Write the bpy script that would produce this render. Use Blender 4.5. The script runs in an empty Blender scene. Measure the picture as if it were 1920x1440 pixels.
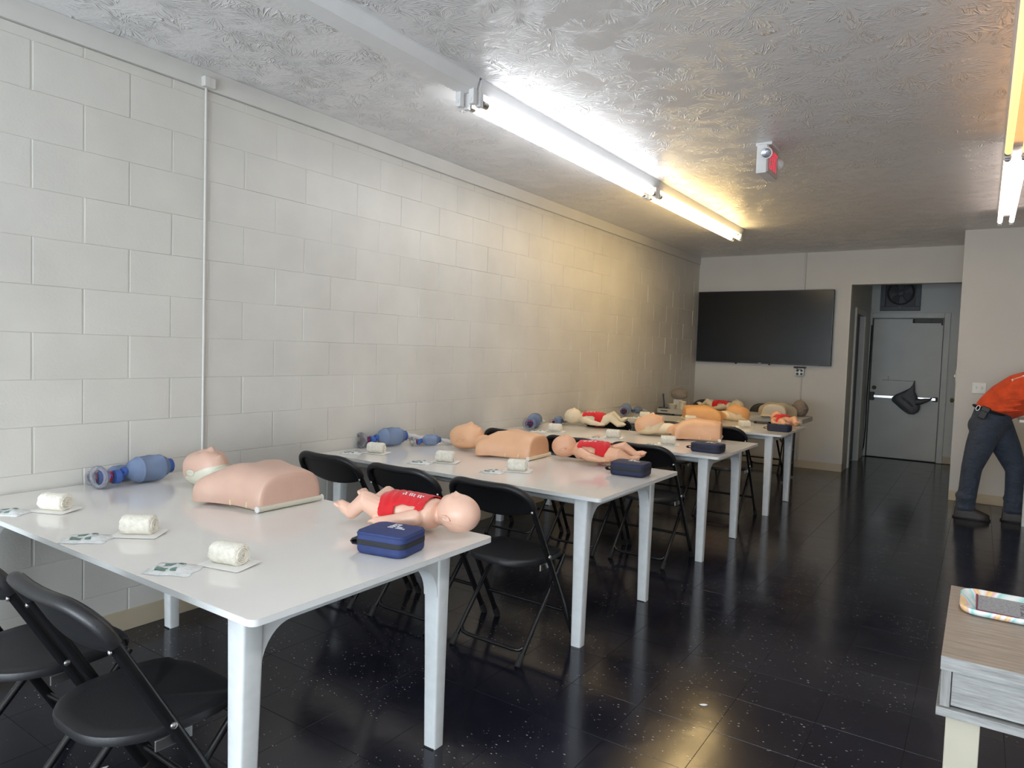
import bpy, bmesh, math, random
from math import sin, cos, pi, radians as R, sqrt, exp, atan2, floor
from mathutils import Vector, Matrix, Euler
rng = random.Random(7)
C = bpy.context.collection
SC = bpy.context.scene

# ------------------------------------------------------------------ camera, world, exposure, daylight
cam = bpy.data.cameras.new('camera'); cam_o = bpy.data.objects.new('camera', cam); C.objects.link(cam_o)
RT = Vector((0.82679465, 0.5615559, 0.03264309)); UP = Vector((-0.05492439, 0.02283994, 0.99822926)); FW = Vector((-0.55981597, 0.82712351, -0.04972706))
EYE = Vector((3.35925, -2.11347, 1.41641)); FPX = 1298.86
cam_o.matrix_world = Matrix(((RT.x, UP.x, -FW.x, EYE.x), (RT.y, UP.y, -FW.y, EYE.y), (RT.z, UP.z, -FW.z, EYE.z), (0, 0, 0, 1)))
cam.sensor_width = 36.0; cam.lens = FPX / 1920 * 36.0; cam.clip_start = 0.05; cam.clip_end = 60
SC.camera = cam_o
SC.view_settings.view_transform = 'Standard'; SC.view_settings.look = 'None'
SC.view_settings.gamma = 1.0; SC.view_settings.use_curve_mapping = False
SC.view_settings.exposure = 0.0
SC.cycles.use_denoising = True
SC.cycles.max_bounces = 10; SC.cycles.diffuse_bounces = 6; SC.cycles.glossy_bounces = 4; SC.cycles.transmission_bounces = 8; SC.cycles.transparent_max_bounces = 10
SC.cycles.sample_clamp_indirect = 6.0; SC.cycles.caustics_reflective = False; SC.cycles.caustics_refractive = False
W = bpy.data.worlds.new('sky'); SC.world = W; W.use_nodes = True
bg = W.node_tree.nodes['Background']; bg.inputs[0].default_value = (0.72, 0.85, 1.0, 1); bg.inputs[1].default_value = 2.2
def area(name, loc, rot, sx, sy, power, col):
    l = bpy.data.lights.new(name, 'AREA'); l.shape = 'RECTANGLE'; l.size = sx; l.size_y = sy; l.energy = power; l.color = col
    o = bpy.data.objects.new(name, l); C.objects.link(o); o.location = loc; o.rotation_euler = rot; return o
# daylight entering the shop window behind the camera
area('daylight', (2.3, -5.62, 1.35), (R(114), 0, 0), 4.2, 2.1, 430, (0.83, 0.92, 1.0))

# ------------------------------------------------------------------ materials
def s2l(c): return tuple(((v / 12.92) if v <= .04045 else ((v + .055) / 1.055) ** 2.4) for v in c)
def rgb(r, g, b): return s2l((r / 255, g / 255, b / 255))
class NT:
    def __init__(s, name):
        s.m = bpy.data.materials.new(name); s.m.use_nodes = True; s.t = s.m.node_tree; s.b = s.t.nodes['Principled BSDF']; s.out = s.t.nodes['Material Output']
    def n(s, typ, **kw):
        o = s.t.nodes.new(typ)
        for k, v in kw.items():
            if k.startswith('_'): setattr(o, k[1:], v)
            else: o.inputs[k.replace('__', ' ')].default_value = v
        return o
    def l(s, a, b): s.t.links.new(a, b)
    def math(s, op, a, b=None, c=None):
        o = s.t.nodes.new('ShaderNodeMath'); o.operation = op
        for i, v in enumerate((a, b, c)):
            if v is None: continue
            if isinstance(v, (int, float)): o.inputs[i].default_value = v
            else: s.l(v, o.inputs[i])
        return o.outputs[0]
    def ramp(s, fac, stops):
        o = s.t.nodes.new('ShaderNodeValToRGB'); cr = o.color_ramp
        while len(cr.elements) < len(stops): cr.elements.new(0.5)
        for e, (p, c) in zip(cr.elements, stops): e.position = p; e.color = (*c, 1)
        if fac is not None: s.l(fac, o.inputs[0])
        return o.outputs[0]
    def coord(s, kind='Object'):
        return s.n('ShaderNodeTexCoord').outputs[kind]
    def pos(s): return s.n('ShaderNodeNewGeometry').outputs['Position']
    def noise(s, vec, scale, detail=3, rough=.5, sx=None):
        o = s.n('ShaderNodeTexNoise', Scale=scale, Detail=detail, Roughness=rough)
        if sx:
            mp = s.n('ShaderNodeMapping'); mp.inputs['Scale'].default_value = sx; s.l(vec, mp.inputs[0]); vec = mp.outputs[0]
        s.l(vec, o.inputs['Vector']); return o.outputs['Fac']
    def bump(s, h, strength=.3, dist=.01):
        b = s.n('ShaderNodeBump', Strength=strength, Distance=dist); s.l(h, b.inputs['Height']); s.l(b.outputs[0], s.b.inputs['Normal'])
def mat(name, col, rough=.5, metal=0, spec=.5, var=.06, vscale=12, bump=0, bscale=120, trans=0, ior=1.45, emit=None, estr=0, sheen=0, coat=0, alpha=1, sss=0):
    t = NT(name); b = t.b
    b.inputs['Roughness'].default_value = rough; b.inputs['Metallic'].default_value = metal; b.inputs['Specular IOR Level'].default_value = spec
    b.inputs['IOR'].default_value = ior; b.inputs['Transmission Weight'].default_value = trans; b.inputs['Alpha'].default_value = alpha
    b.inputs['Coat Weight'].default_value = coat; b.inputs['Sheen Weight'].default_value = sheen
    if sss: b.inputs['Subsurface Weight'].default_value = sss; b.inputs['Subsurface Radius'].default_value = (.02, .008, .005); b.inputs['Subsurface Scale'].default_value = .4
    co = t.coord()
    if var:
        f = t.noise(co, vscale, 4)
        t.l(t.ramp(f, [(.25, tuple(v * (1 - var) for v in col)), (.75, tuple(min(1, v * (1 + var)) for v in col))]), b.inputs['Base Color'])
    else: b.inputs['Base Color'].default_value = (*col, 1)
    if bump: t.bump(t.noise(co, bscale, 4), bump, .004)
    if emit: b.inputs['Emission Color'].default_value = (*emit, 1); b.inputs['Emission Strength'].default_value = estr
    return t.m

M = {}
M['block'] = None
def make_block():
    t = NT('painted_block'); b = t.b; p = t.pos()
    oi = t.n('ShaderNodeObjectInfo').outputs['Random']
    f = t.noise(p, 3.0, 3)
    col = t.ramp(f, [(.3, (.60, .585, .545)), (.7, (.66, .645, .60))])
    mx = t.n('ShaderNodeMixRGB', _blend_type='MULTIPLY'); mx.inputs[0].default_value = 1
    t.l(col, mx.inputs[1]); t.l(t.ramp(oi, [(0, (.96, .96, .955)), (1, (1, 1, 1))]), mx.inputs[2])
    t.l(mx.outputs[0], b.inputs['Base Color']); b.inputs['Roughness'].default_value = .42; b.inputs['Specular IOR Level'].default_value = .4
    h = t.math('ADD', t.math('MULTIPLY', t.noise(p, 90, 4, .6), .5), t.noise(p, 9, 2))
    t.bump(h, .16, .01); return t.m
M['block'] = make_block()
M['wall'] = mat('painted_drywall', (.60, .585, .55), .5, var=.03, vscale=2, bump=.08, bscale=60)
M['wall_band'] = mat('painted_wood_nailer', (.61, .60, .57), .45, var=.04, vscale=4, bump=.1, bscale=30)
M['hall'] = mat('hall_paint', (.60, .61, .585), .5, var=.05, vscale=2, bump=.08, bscale=60)
M['base'] = mat('vinyl_cove_base', (.50, .43, .31), .45, var=.04, vscale=6)
def make_ceiling():
    t = NT('stomped_plaster'); b = t.b; p = t.pos()
    t.l(t.ramp(t.noise(p, 1.2, 3), [(.3, (.73, .725, .73)), (.7, (.79, .785, .79))]), b.inputs['Base Color'])
    b.inputs['Roughness'].default_value = .3; b.inputs['Specular IOR Level'].default_value = .5
    hs = []
    for k, (sc, off) in enumerate(((4.2, 0), (5.6, 3.7))):
        mp = t.n('ShaderNodeMapping'); mp.inputs['Location'].default_value = (off, off * .7, 0); mp.inputs['Scale'].default_value = (1, 1, 0); t.l(p, mp.inputs[0])
        vo = t.n('ShaderNodeTexVoronoi', Scale=sc, _voronoi_dimensions='2D'); t.l(mp.outputs[0], vo.inputs['Vector'])
        sub = t.n('ShaderNodeVectorMath', _operation='SUBTRACT'); t.l(mp.outputs[0], sub.inputs[0])
        t.l(vo.outputs['Position'], sub.inputs[1])
        sx = t.n('ShaderNodeSeparateXYZ'); t.l(sub.outputs[0], sx.inputs[0])
        ang = t.math('ARCTAN2', sx.outputs[1], sx.outputs[0])
        cr = t.n('ShaderNodeSeparateColor'); t.l(vo.outputs['Color'], cr.inputs[0])
        cb = t.n('ShaderNodeCombineXYZ'); t.l(t.math('MULTIPLY', t.math('COSINE', ang), 3.8), cb.inputs[0]); t.l(t.math('MULTIPLY', t.math('SINE', ang), 3.8), cb.inputs[1])
        t.l(t.math('ADD', t.math('MULTIPLY', cr.outputs[0], 40), t.math('MULTIPLY', vo.outputs['Distance'], 1.1)), cb.inputs[2])
        no = t.n('ShaderNodeTexNoise', Scale=1.6, Detail=1.5); t.l(cb.outputs[0], no.inputs['Vector'])
        rid = t.math('SUBTRACT', 1, t.math('MULTIPLY', t.math('ABSOLUTE', t.math('SUBTRACT', no.outputs['Fac'], .5)), 17))
        rid = t.math('MAXIMUM', rid, 0)
        fall = t.n('ShaderNodeMapRange'); fall.inputs['From Min'].default_value = .02; fall.inputs['From Max'].default_value = .2; t.l(vo.outputs['Distance'], fall.inputs[0])
        gate = t.n('ShaderNodeMapRange'); gate.inputs['From Min'].default_value = .47; gate.inputs['From Max'].default_value = .56; t.l(t.noise(p, 5.5 + k, 1), gate.inputs[0])
        hs.append(t.math('MULTIPLY', t.math('MULTIPLY', rid, fall.outputs[0]), gate.outputs[0]))
    h = t.math('MAXIMUM', hs[0], hs[1])
    h = t.math('ADD', h, t.math('MULTIPLY', t.noise(p, 45, 3), .25))
    t.bump(h, .62, .015); return t.m
M['ceiling'] = make_ceiling()
def make_floor():
    t = NT('black_vinyl_tile'); b = t.b; p = t.pos()
    oi = t.n('ShaderNodeObjectInfo').outputs['Random']
    scuff = t.noise(p, 2.6, 6, .62)
    base = t.ramp(scuff, [(.35, (.0090, .0095, .017)), (.62, (.015, .0155, .025)), (.8, (.032, .032, .043))])
    # pale chips and specks
    mp = t.n('ShaderNodeMapping'); mp.inputs['Scale'].default_value = (.7, 1.5, 0); mp.inputs['Rotation'].default_value = (0, 0, .5); t.l(p, mp.inputs[0])
    vo = t.n('ShaderNodeTexVoronoi', Scale=58, _voronoi_dimensions='2D'); t.l(mp.outputs[0], vo.inputs['Vector'])
    cr = t.n('ShaderNodeSeparateColor'); t.l(vo.outputs['Color'], cr.inputs[0])
    rad = t.math('MULTIPLY', t.math('POWER', cr.outputs[0], 9), .19)
    sp = t.math('LESS_THAN', vo.outputs['Distance'], rad)
    patch = t.math('GREATER_THAN', t.noise(p, 1.4, 2), .47)
    # short scratches
    sc = t.n('ShaderNodeTexNoise', Scale=9, Detail=2); mp2 = t.n('ShaderNodeMapping'); mp2.inputs['Rotation'].default_value = (0, 0, .6); mp2.inputs['Scale'].default_value = (4.5, 26, 0); t.l(p, mp2.inputs[0]); t.l(mp2.outputs[0], sc.inputs['Vector'])
    scr = t.math('GREATER_THAN', sc.outputs['Fac'], .735)
    mk = t.math('MAXIMUM', t.math('MULTIPLY', sp, patch), t.math('MULTIPLY', scr, .22))
    mx = t.n('ShaderNodeMixRGB'); t.l(t.math('MULTIPLY', mk, .8), mx.inputs[0]); t.l(base, mx.inputs[1]); mx.inputs[2].default_value = (.46, .46, .47, 1)
    m2 = t.n('ShaderNodeMixRGB', _blend_type='MULTIPLY'); m2.inputs[0].default_value = 1; t.l(mx.outputs[0], m2.inputs[1]); t.l(t.ramp(oi, [(0, (.8, .8, .85)), (1, (1.1, 1.1, 1.1))]), m2.inputs[2])
    t.l(m2.outputs[0], b.inputs['Base Color'])
    rg = t.n('ShaderNodeMapRange'); rg.inputs['To Min'].default_value = .08; rg.inputs['To Max'].default_value = .24; t.l(t.noise(p, 5, 5, .65), rg.inputs[0])
    t.l(rg.outputs[0], b.inputs['Roughness']); b.inputs['Specular IOR Level'].default_value = .42
    t.bump(t.noise(p, 7, 3), .06, .01); return t.m
M['floor'] = make_floor()
M['grout'] = mat('tile_joint', (.03, .03, .032), .7, var=0)
M['white_lam'] = mat('white_laminate', (.82, .80, .765), .11, var=.03, vscale=3, coat=.25)
def make_edge():
    t = NT('chipped_white_paint'); b = t.b; co = t.coord()
    f = t.noise(co, 38, 5, .7)
    t.l(t.ramp(f, [(.31, (.16, .13, .10)), (.35, (.78, .80, .80)), (1, (.80, .81, .80))]), b.inputs['Base Color']); b.inputs['Roughness'].default_value = .4
    t.bump(f, .1, .004); return t.m
M['edge'] = make_edge()
M['leg_white'] = mat('white_painted_steel', (.74, .77, .78), .35, var=.06, vscale=25)
M['black_plastic'] = mat('black_moulded_plastic', (.014, .014, .016), .42, var=.15, vscale=6, bump=.12, bscale=260)
M['black_steel'] = mat('black_enamel_tube', (.010, .010, .011), .22, var=.1)
M['rubber'] = mat('black_rubber', (.015, .015, .015), .7)
M['steel'] = mat('zinc_steel', (.55, .55, .53), .3, metal=1)
def skin(name, col, rough=.42): return mat(name, col, rough, var=.04, vscale=14, bump=.05, bscale=160, sss=.08)
M['skin_pink'] = skin('pink_manikin_vinyl', rgb(208, 172, 154))
M['skin_peach'] = skin('peach_manikin_vinyl', rgb(224, 176, 138))
M['skin_tan'] = skin('tan_manikin_vinyl', rgb(214, 160, 104))
M['skin_pale'] = skin('pale_manikin_vinyl', rgb(216, 203, 178))
M['skull_green'] = mat('pale_green_plastic', rgb(206, 204, 186), .35)
M['skull_cream'] = mat('cream_plastic', rgb(226, 210, 178), .35)
M['infant_pink'] = skin('infant_pink_vinyl', rgb(228, 186, 164), .36)
M['infant_tan'] = skin('infant_tan_vinyl', rgb(222, 172, 140), .36)
M['infant_pale'] = skin('infant_pale_vinyl', rgb(222, 208, 180), .36)
M['red_cloth'] = mat('red_bib_cloth', rgb(205, 24, 34), .75, var=.1, vscale=30, bump=.25, bscale=90, sheen=.15)
M['navy'] = mat('navy_nylon', rgb(46, 60, 108), .7, var=.1, vscale=40, bump=.2, bscale=420)
M['navy_dark'] = mat('dark_navy_nylon', rgb(36, 42, 68), .7, var=.1, vscale=40, bump=.2, bscale=420)
M['black_web'] = mat('black_webbing', (.02, .022, .026), .75, bump=.2, bscale=500)
M['print_white'] = mat('white_print', (.82, .82, .82), .6)
M['blue_clear'] = mat('clear_blue_silicone', rgb(168, 190, 230), .2, var=.03, trans=.6, ior=1.06)
M['blue_solid'] = mat('blue_valve_plastic', rgb(84, 116, 192), .25, trans=.3, ior=1.2)
M['clear'] = mat('clear_vinyl', (.86, .87, .92), .08, var=0, trans=.93, ior=1.12)
M['clear_rim'] = mat('clear_mask_cushion', (.78, .80, .88), .12, var=0, trans=.8, ior=1.15)
M['red_plastic'] = mat('red_harness_ring', rgb(200, 40, 70), .3)
M['milky'] = mat('milky_polybag', (.86, .86, .84), .3, var=.05, vscale=20, trans=.35, ior=1.1, bump=.4, bscale=30)
M['gauze'] = mat('cotton_gauze', (.84, .80, .70), .9, var=.12, vscale=60, bump=.9, bscale=190)
M['paper'] = mat('white_paper', (.84, .83, .80), .6, var=.03)
def make_packet():
    t = NT('plastic_packet'); b = t.b; co = t.coord()
    f = t.noise(co, 22, 4, .6)
    t.l(t.ramp(f, [(.3, (.72, .75, .75)), (.6, (.86, .87, .86)), (.75, (.76, .83, .88))]), b.inputs['Base Color']); b.inputs['Roughness'].default_value = .2
    t.bump(t.noise(co, 55, 3, .6), .6, .01); return t.m
M['packet'] = make_packet()
M['label_green'] = mat('green_label_print', rgb(110, 140, 128), .5, var=.25, vscale=220)
def make_grain(name, cols, axis):
    t = NT(name); b = t.b; co = t.coord()
    sc = {'x': (1.1, 16, 16), 'y': (16, 1.1, 16), 'z': (16, 16, 1.1)}[axis]
    a = t.noise(co, 6, 6, .7, sx=sc); d = t.noise(co, 26, 4, .6, sx=sc)
    f = t.math('ADD', t.math('MULTIPLY', a, .75), t.math('MULTIPLY', d, .25))
    t.l(t.ramp(f, [(.3, cols[0]), (.5, cols[1]), (.68, cols[2])]), b.inputs['Base Color']); b.inputs['Roughness'].default_value = .5
    t.bump(f, .15, .004); return t.m
M['oak_top'] = make_grain('grey_oak_top', [rgb(118, 104, 92), rgb(152, 138, 124), rgb(176, 163, 148)], 'x')
M['oak_front'] = make_grain('grey_oak_front', [rgb(112, 112, 110), rgb(152, 152, 150), rgb(178, 178, 175)], 'x')
M['oak_side'] = make_grain('grey_oak_stile', [rgb(112, 110, 107), rgb(146, 145, 142), rgb(168, 168, 164)], 'z')
M['cream_leg'] = mat('cream_painted_wood', rgb(190, 184, 166), .55, var=.03)
def make_marble():
    t = NT('pastel_marbled_print'); b = t.b; co = t.coord()
    w = t.n('ShaderNodeTexWave', Scale=3.2, Distortion=6, Detail=2); w.inputs['Detail Scale'].default_value = 1.5; t.l(co, w.inputs['Vector'])
    t.l(t.ramp(w.outputs['Fac'], [(.0, rgb(240, 245, 245)), (.25, rgb(150, 220, 215)), (.4, rgb(245, 245, 245)), (.6, rgb(238, 190, 200)), (.75, rgb(245, 225, 140)), (.9, rgb(242, 190, 150)), (1, rgb(245, 245, 245))]), b.inputs['Base Color'])
    b.inputs['Roughness'].default_value = .3; return t.m
M['marble'] = make_marble()
def make_mesh_mat():
    t = NT('grey_woven_mat'); b = t.b; co = t.coord()
    w1 = t.noise(co, 260, 2); sw = t.n('ShaderNodeTexVoronoi', Scale=34, _feature='DISTANCE_TO_EDGE'); t.l(co, sw.inputs['Vector'])
    sx = t.n('ShaderNodeSeparateXYZ'); t.l(co, sx.inputs[0])
    reg = t.math('GREATER_THAN', sx.outputs[0], -.095)
    line = t.math('MULTIPLY', t.math('LESS_THAN', sw.outputs['Distance'], .09), reg)
    g = t.ramp(w1, [(.35, rgb(128, 128, 130)), (.65, rgb(168, 168, 170))])
    mx = t.n('ShaderNodeMixRGB'); t.l(t.math('MULTIPLY', line, .7), mx.inputs[0]); t.l(g, mx.inputs[1]); mx.inputs[2].default_value = (*rgb(70, 66, 84), 1)
    t.l(mx.outputs[0], b.inputs['Base Color']); b.inputs['Roughness'].default_value = .8; t.bump(w1, .3, .002); return t.m
M['weave'] = make_mesh_mat()
M['plum'] = mat('plum_edge', rgb(120, 50, 75), .5)
def make_screen():
    t = NT('tv_panel'); b = t.b; b.inputs['Base Color'].default_value = (.006, .005, .0045, 1)
    b.inputs['Roughness'].default_value = .2; b.inputs['Specular IOR Level'].default_value = .22
    t.bump(t.noise(t.coord(), 1.1, 2), .05, .02); return t.m
M['screen'] = make_screen()
M['bezel'] = mat('black_bezel', (.008, .008, .008), .35)
M['fixture'] = mat('white_enamel_fixture', (.74, .75, .76), .35, var=.03)
M['socket'] = mat('white_lampholder', (.7, .7, .7), .4)
M['alu_cap'] = mat('aluminium_end_cap', (.5, .5, .48), .35, metal=1)
def tube_mat(name, col, s):
    t = NT(name); t.b.inputs['Base Color'].default_value = (.8, .8, .8, 1); t.b.inputs['Emission Color'].default_value = (*col, 1); t.b.inputs['Emission Strength'].default_value = s; return t.m
M['tube_cool'] = tube_mat('cool_white_tube', (.95, .97, 1.0), 16.0)
M['tube_warm'] = tube_mat('warm_white_tube', (1.0, .70, .30), 24.0)
M['tube_yellow'] = tube_mat('yellow_tube', (1.0, .45, .10), 2.7)
M['tube_pink'] = tube_mat('pinkish_tube', (1.0, .80, .70), 4.0)
M['sign_white'] = mat('white_sign_housing', (.72, .72, .72), .4)
M['sign_face'] = mat('sign_face', (.55, .42, .42), .35)
M['sign_red'] = mat('lit_red_letters', (.8, .06, .10), .4, emit=(1, .08, .14), estr=.5)
M['lens'] = mat('lamp_lens', (.35, .36, .40), .12, metal=.6)
M['plate'] = mat('ivory_switch_plate', (.74, .72, .66), .35)
M['dark_slot'] = mat('dark_slot', (.02, .02, .02), .5)
M['box_grey'] = mat('grey_outlet_box', (.42, .42, .40), .4, metal=.3)
M['door'] = mat('grey_door_paint', (.52, .53, .50), .42, var=.06, vscale=3, bump=.05)
M['door_dark'] = mat('blue_grey_door', (.10, .125, .14), .5)
M['trim'] = mat('painted_trim', (.58, .585, .56), .45, var=.03)
M['trim_white'] = mat('white_casing', (.66, .65, .60), .45, var=.03)
M['bronze'] = mat('dark_bronze', (.028, .022, .018), .5, var=.3)
M['brass'] = mat('aged_brass', (.30, .24, .15), .35, metal=.9)
M['grey_bag'] = mat('grey_plastic_bag', (.055, .053, .058), .5, var=.15, bump=.35, bscale=18)
M['bag_print'] = mat('black_bag_print', (.012, .012, .012), .5)
M['fan_metal'] = mat('dusty_fan_metal', (.075, .08, .092), .5, var=.15)
M['fan_dark'] = mat('fan_blade', (.03, .032, .036), .5)
M['fan_tag'] = mat('fan_tag', (.4, .4, .4), .5)
def make_cloth(name, col, sx, k, fine):
    t = NT(name); b = t.b; co = t.coord(); b.inputs['Roughness'].default_value = .85; b.inputs['Sheen Weight'].default_value = .08
    f = t.noise(co, 14, 4)
    t.l(t.ramp(f, [(.3, tuple(v * .78 for v in col)), (.7, tuple(v * 1.15 for v in col))]), b.inputs['Base Color'])
    h = t.math('ADD', t.math('MULTIPLY', t.noise(co, 5, 3, .55, sx=sx), 1.0), t.math('MULTIPLY', t.noise(co, fine, 2), .06))
    t.bump(h, k, .035); return t.m
M['denim'] = make_cloth('dark_denim', rgb(58, 68, 84), (2.2, 2.2, 3.6), .75, 240)
M['shirt'] = make_cloth('orange_red_jersey', rgb(222, 80, 36), (.7, 2.0, 3.4), .6, 300)
M['boot'] = mat('brown_leather', (.030, .022, .018), .5, var=.2, vscale=30, bump=.2)
M['sole'] = mat('boot_sole', (.02, .018, .017), .7)
M['human'] = skin('human_skin', rgb(190, 138, 112), .5)
M['hair'] = mat('dark_hair', (.022, .015, .010), .6, var=.3, vscale=60, bump=.6, bscale=160)
M['leather'] = mat('black_leather', (.016, .015, .015), .5, bump=.15)
M['hdpe'] = mat('grey_white_hdpe', (.60, .59, .55), .45, bump=.08, bscale=200)
M['tinted'] = mat('smoky_polybag', (.62, .52, .44), .2, var=.15, vscale=14, trans=.55, ior=1.08, bump=.6, bscale=24)
M['brown_pack'] = mat('brown_packing', (.20, .13, .08), .7, var=.25, bump=.5, bscale=40)
M['screen_black'] = mat('black_glass', (.012, .012, .014), .12)
M['ceramic'] = mat('cream_ceramic', (.62, .58, .46), .35)
M['paper_box'] = mat('white_box', (.70, .69, .64), .5)
M['glass'] = mat('window_glass', (1, 1, 1), .02, var=0, trans=1, ior=1.45)
M['cable'] = mat('black_cable', (.014, .014, .014), .5)
M['litter'] = mat('white_scrap', (.8, .8, .8), .6)

# ------------------------------------------------------------------ mesh helpers
class MB:
    def __init__(s): s.v = []; s.f = []; s.flat = []
    def add(s, vs, fs):
        o = len(s.v); s.v += [tuple(v) for v in vs]; s.f += [tuple(i + o for i in f) for f in fs]; return s
    def box(s, x0, x1, y0, y1, z0, z1, c=0.0, T=None):
        if c <= 0:
            vs = [(x, y, z) for z in (z0, z1) for y in (y0, y1) for x in (x0, x1)]
            fs = [(0, 2, 3, 1), (4, 5, 7, 6), (0, 1, 5, 4), (2, 6, 7, 3), (0, 4, 6, 2), (1, 3, 7, 5)]
        else:
            bm = bmesh.new(); bmesh.ops.create_cube(bm, size=1)
            for v in bm.verts: v.co = Vector(((x0 + x1) / 2 + v.co.x * (x1 - x0), (y0 + y1) / 2 + v.co.y * (y1 - y0), (z0 + z1) / 2 + v.co.z * (z1 - z0)))
            bmesh.ops.bevel(bm, geom=bm.edges[:], offset=c, segments=2, affect='EDGES', profile=.5)
            bm.verts.index_update(); vs = [v.co[:] for v in bm.verts]; fs = [[v.index for v in f.verts] for f in bm.faces]; bm.free()
        if T: vs = [T @ Vector(v) for v in vs]
        s.flat.append((len(s.f), len(s.f) + len(fs)))
        return s.add(vs, fs)
    def rings(s, rr, cap0=True, cap1=True, closed=True):
        n = len(rr[0]); vs = [p for r in rr for p in r]; fs = []
        for i in range(len(rr) - 1):
            for j in range(n if closed else n - 1):
                k = (j + 1) % n; fs.append((i * n + j, i * n + k, (i + 1) * n + k, (i + 1) * n + j))
        if cap0: fs.append(tuple(range(n - 1, -1, -1)))
        if cap1: fs.append(tuple(range((len(rr) - 1) * n, len(rr) * n)))
        return s.add(vs, fs)
    def tube(s, pts, r, n=10, flat=1.0, upv=(0, 0, 1)):
        P = [Vector(p) for p in pts]; rs = r if isinstance(r, (list, tuple)) else [r] * len(P); rr = []; up = Vector(upv)
        for i, p in enumerate(P):
            d = (P[min(i + 1, len(P) - 1)] - P[max(i - 1, 0)]).normalized()
            a = up - d * up.dot(d)
            if a.length < 1e-3: a = Vector((1, 0, 0)) - d * d.x
            if a.length < 1e-3: a = Vector((0, 1, 0)) - d * d.y
            a.normalize(); b = d.cross(a); up = a
            rr.append([p + a * (rs[i] * cos(t * 2 * pi / n)) + b * (rs[i] * flat * sin(t * 2 * pi / n)) for t in range(n)])
        return s.rings(rr)
    def lathe(s, prof, n=24, T=None, cap=True):   # profile (axial x, radius), axis = local x
        rr = [[(x, r * cos(2 * pi * t / n), r * sin(2 * pi * t / n)) for t in range(n)] for x, r in prof]
        if T: rr = [[T @ Vector(p) for p in r] for r in rr]
        return s.rings(rr, cap, cap)
    def ellipsoid(s, c, a, n=20, m=12, T=None):
        rr = []
        for i in range(m + 1):
            t = pi * (i + .03) / (m + .06); rr.append([(c[0] - a[0] * cos(t), c[1] + a[1] * sin(t) * cos(2 * pi * k / n), c[2] + a[2] * sin(t) * sin(2 * pi * k / n)) for k in range(n)])
        if T: rr = [[T @ Vector(p) for p in r] for r in rr]
        return s.rings(rr)
    def capsule(s, pts, rs, n=16):   # tapered limb with rounded ends
        P = [Vector(p) for p in pts]; d0 = (P[0] - P[1]).normalized(); d1 = (P[-1] - P[-2]).normalized()
        Q = [P[0] + d0 * rs[0] * k for k in (.97, .75, .4)] + P + [P[-1] + d1 * rs[-1] * k for k in (.4, .75, .97)]
        q = [rs[0] * k for k in (.22, .66, .92)] + list(rs) + [rs[-1] * k for k in (.92, .66, .22)]
        return s.tube(Q, q, n)
    def mesh(s, name, mt, smooth=True, ang=40):
        me = bpy.data.meshes.new(name); me.from_pydata(s.v, [], s.f); me.update()
        bm = bmesh.new(); bm.from_mesh(me); bmesh.ops.recalc_face_normals(bm, faces=bm.faces[:]); bm.to_mesh(me); bm.free()
        if smooth:
            me.shade_smooth()
            if ang: me.set_sharp_from_angle(angle=R(ang))
            for a, b in s.flat:
                for q in range(a, b): me.polygons[q].use_smooth = False
        if mt: me.materials.append(M[mt] if isinstance(mt, str) else mt)
        return me
    def obj(s, name, mt, parent=None, smooth=True, ang=40, label=None):
        return link(name, s.mesh(name, mt, smooth, ang), parent, label)
def link(name, me, parent=None, label=None):
    o = bpy.data.objects.new(name, me); C.objects.link(o)
    if parent: o.parent = parent
    if label: o['label'] = label
    return o
def thing(name, label, cat, loc=(0, 0, 0), rz=0, group=None):
    o = bpy.data.objects.new(name, None); C.objects.link(o); o.empty_display_size = .05
    o.location = loc; o.rotation_euler = (0, 0, rz); return tag(o, label, cat, group)
def tag(o, label, cat, group=None):
    o['label'] = label; o['category'] = cat
    if group: o['group'] = group
    return o
def struct(o, label):
    o['kind'] = 'structure'; o['label'] = label; return o
def dup(root, loc, rz=0, label=None, group=None, scale=None):
    def cp(o, par):
        c = o.copy(); C.objects.link(c); c.parent = par
        for ch in o.children: cp(ch, c)
        return c
    r = cp(root, None); r.location = loc; r.rotation_euler = (0, 0, rz)
    if label: r['label'] = label
    if group: r['group'] = group
    if scale: r.scale = scale
    return r
def bake(mb, voxel, smooth_it=4, fac=.5):
    me = bpy.data.meshes.new('tmp'); me.from_pydata(mb.v, [], mb.f); me.update()
    bm = bmesh.new(); bm.from_mesh(me); bmesh.ops.recalc_face_normals(bm, faces=bm.faces[:]); bm.to_mesh(me); bm.free()
    o = bpy.data.objects.new('tmp', me); C.objects.link(o)
    r = o.modifiers.new('r', 'REMESH'); r.mode = 'VOXEL'; r.voxel_size = voxel
    if smooth_it:
        sm = o.modifiers.new('s', 'SMOOTH'); sm.iterations = smooth_it; sm.factor = fac
    dg = bpy.context.evaluated_depsgraph_get(); ev = o.evaluated_get(dg); out = bpy.data.meshes.new_from_object(ev)
    bpy.data.objects.remove(o); bpy.data.meshes.remove(me); out.shade_smooth(); out.materials.clear(); return out
def arc(cx, cy, r, a0, a1, n): return [(cx + r * cos(R(a0 + (a1 - a0) * i / n)), cy + r * sin(R(a0 + (a1 - a0) * i / n))) for i in range(n + 1)]
def rrect(x0, x1, y0, y1, r, n=5): return arc(x1 - r, y1 - r, r, 0, 90, n) + arc(x0 + r, y1 - r, r, 90, 180, n) + arc(x0 + r, y0 + r, r, 180, 270, n) + arc(x1 - r, y0 + r, r, 270, 360, n)
def g(x, m, s): return exp(-((x - m) / s) ** 2)

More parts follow.
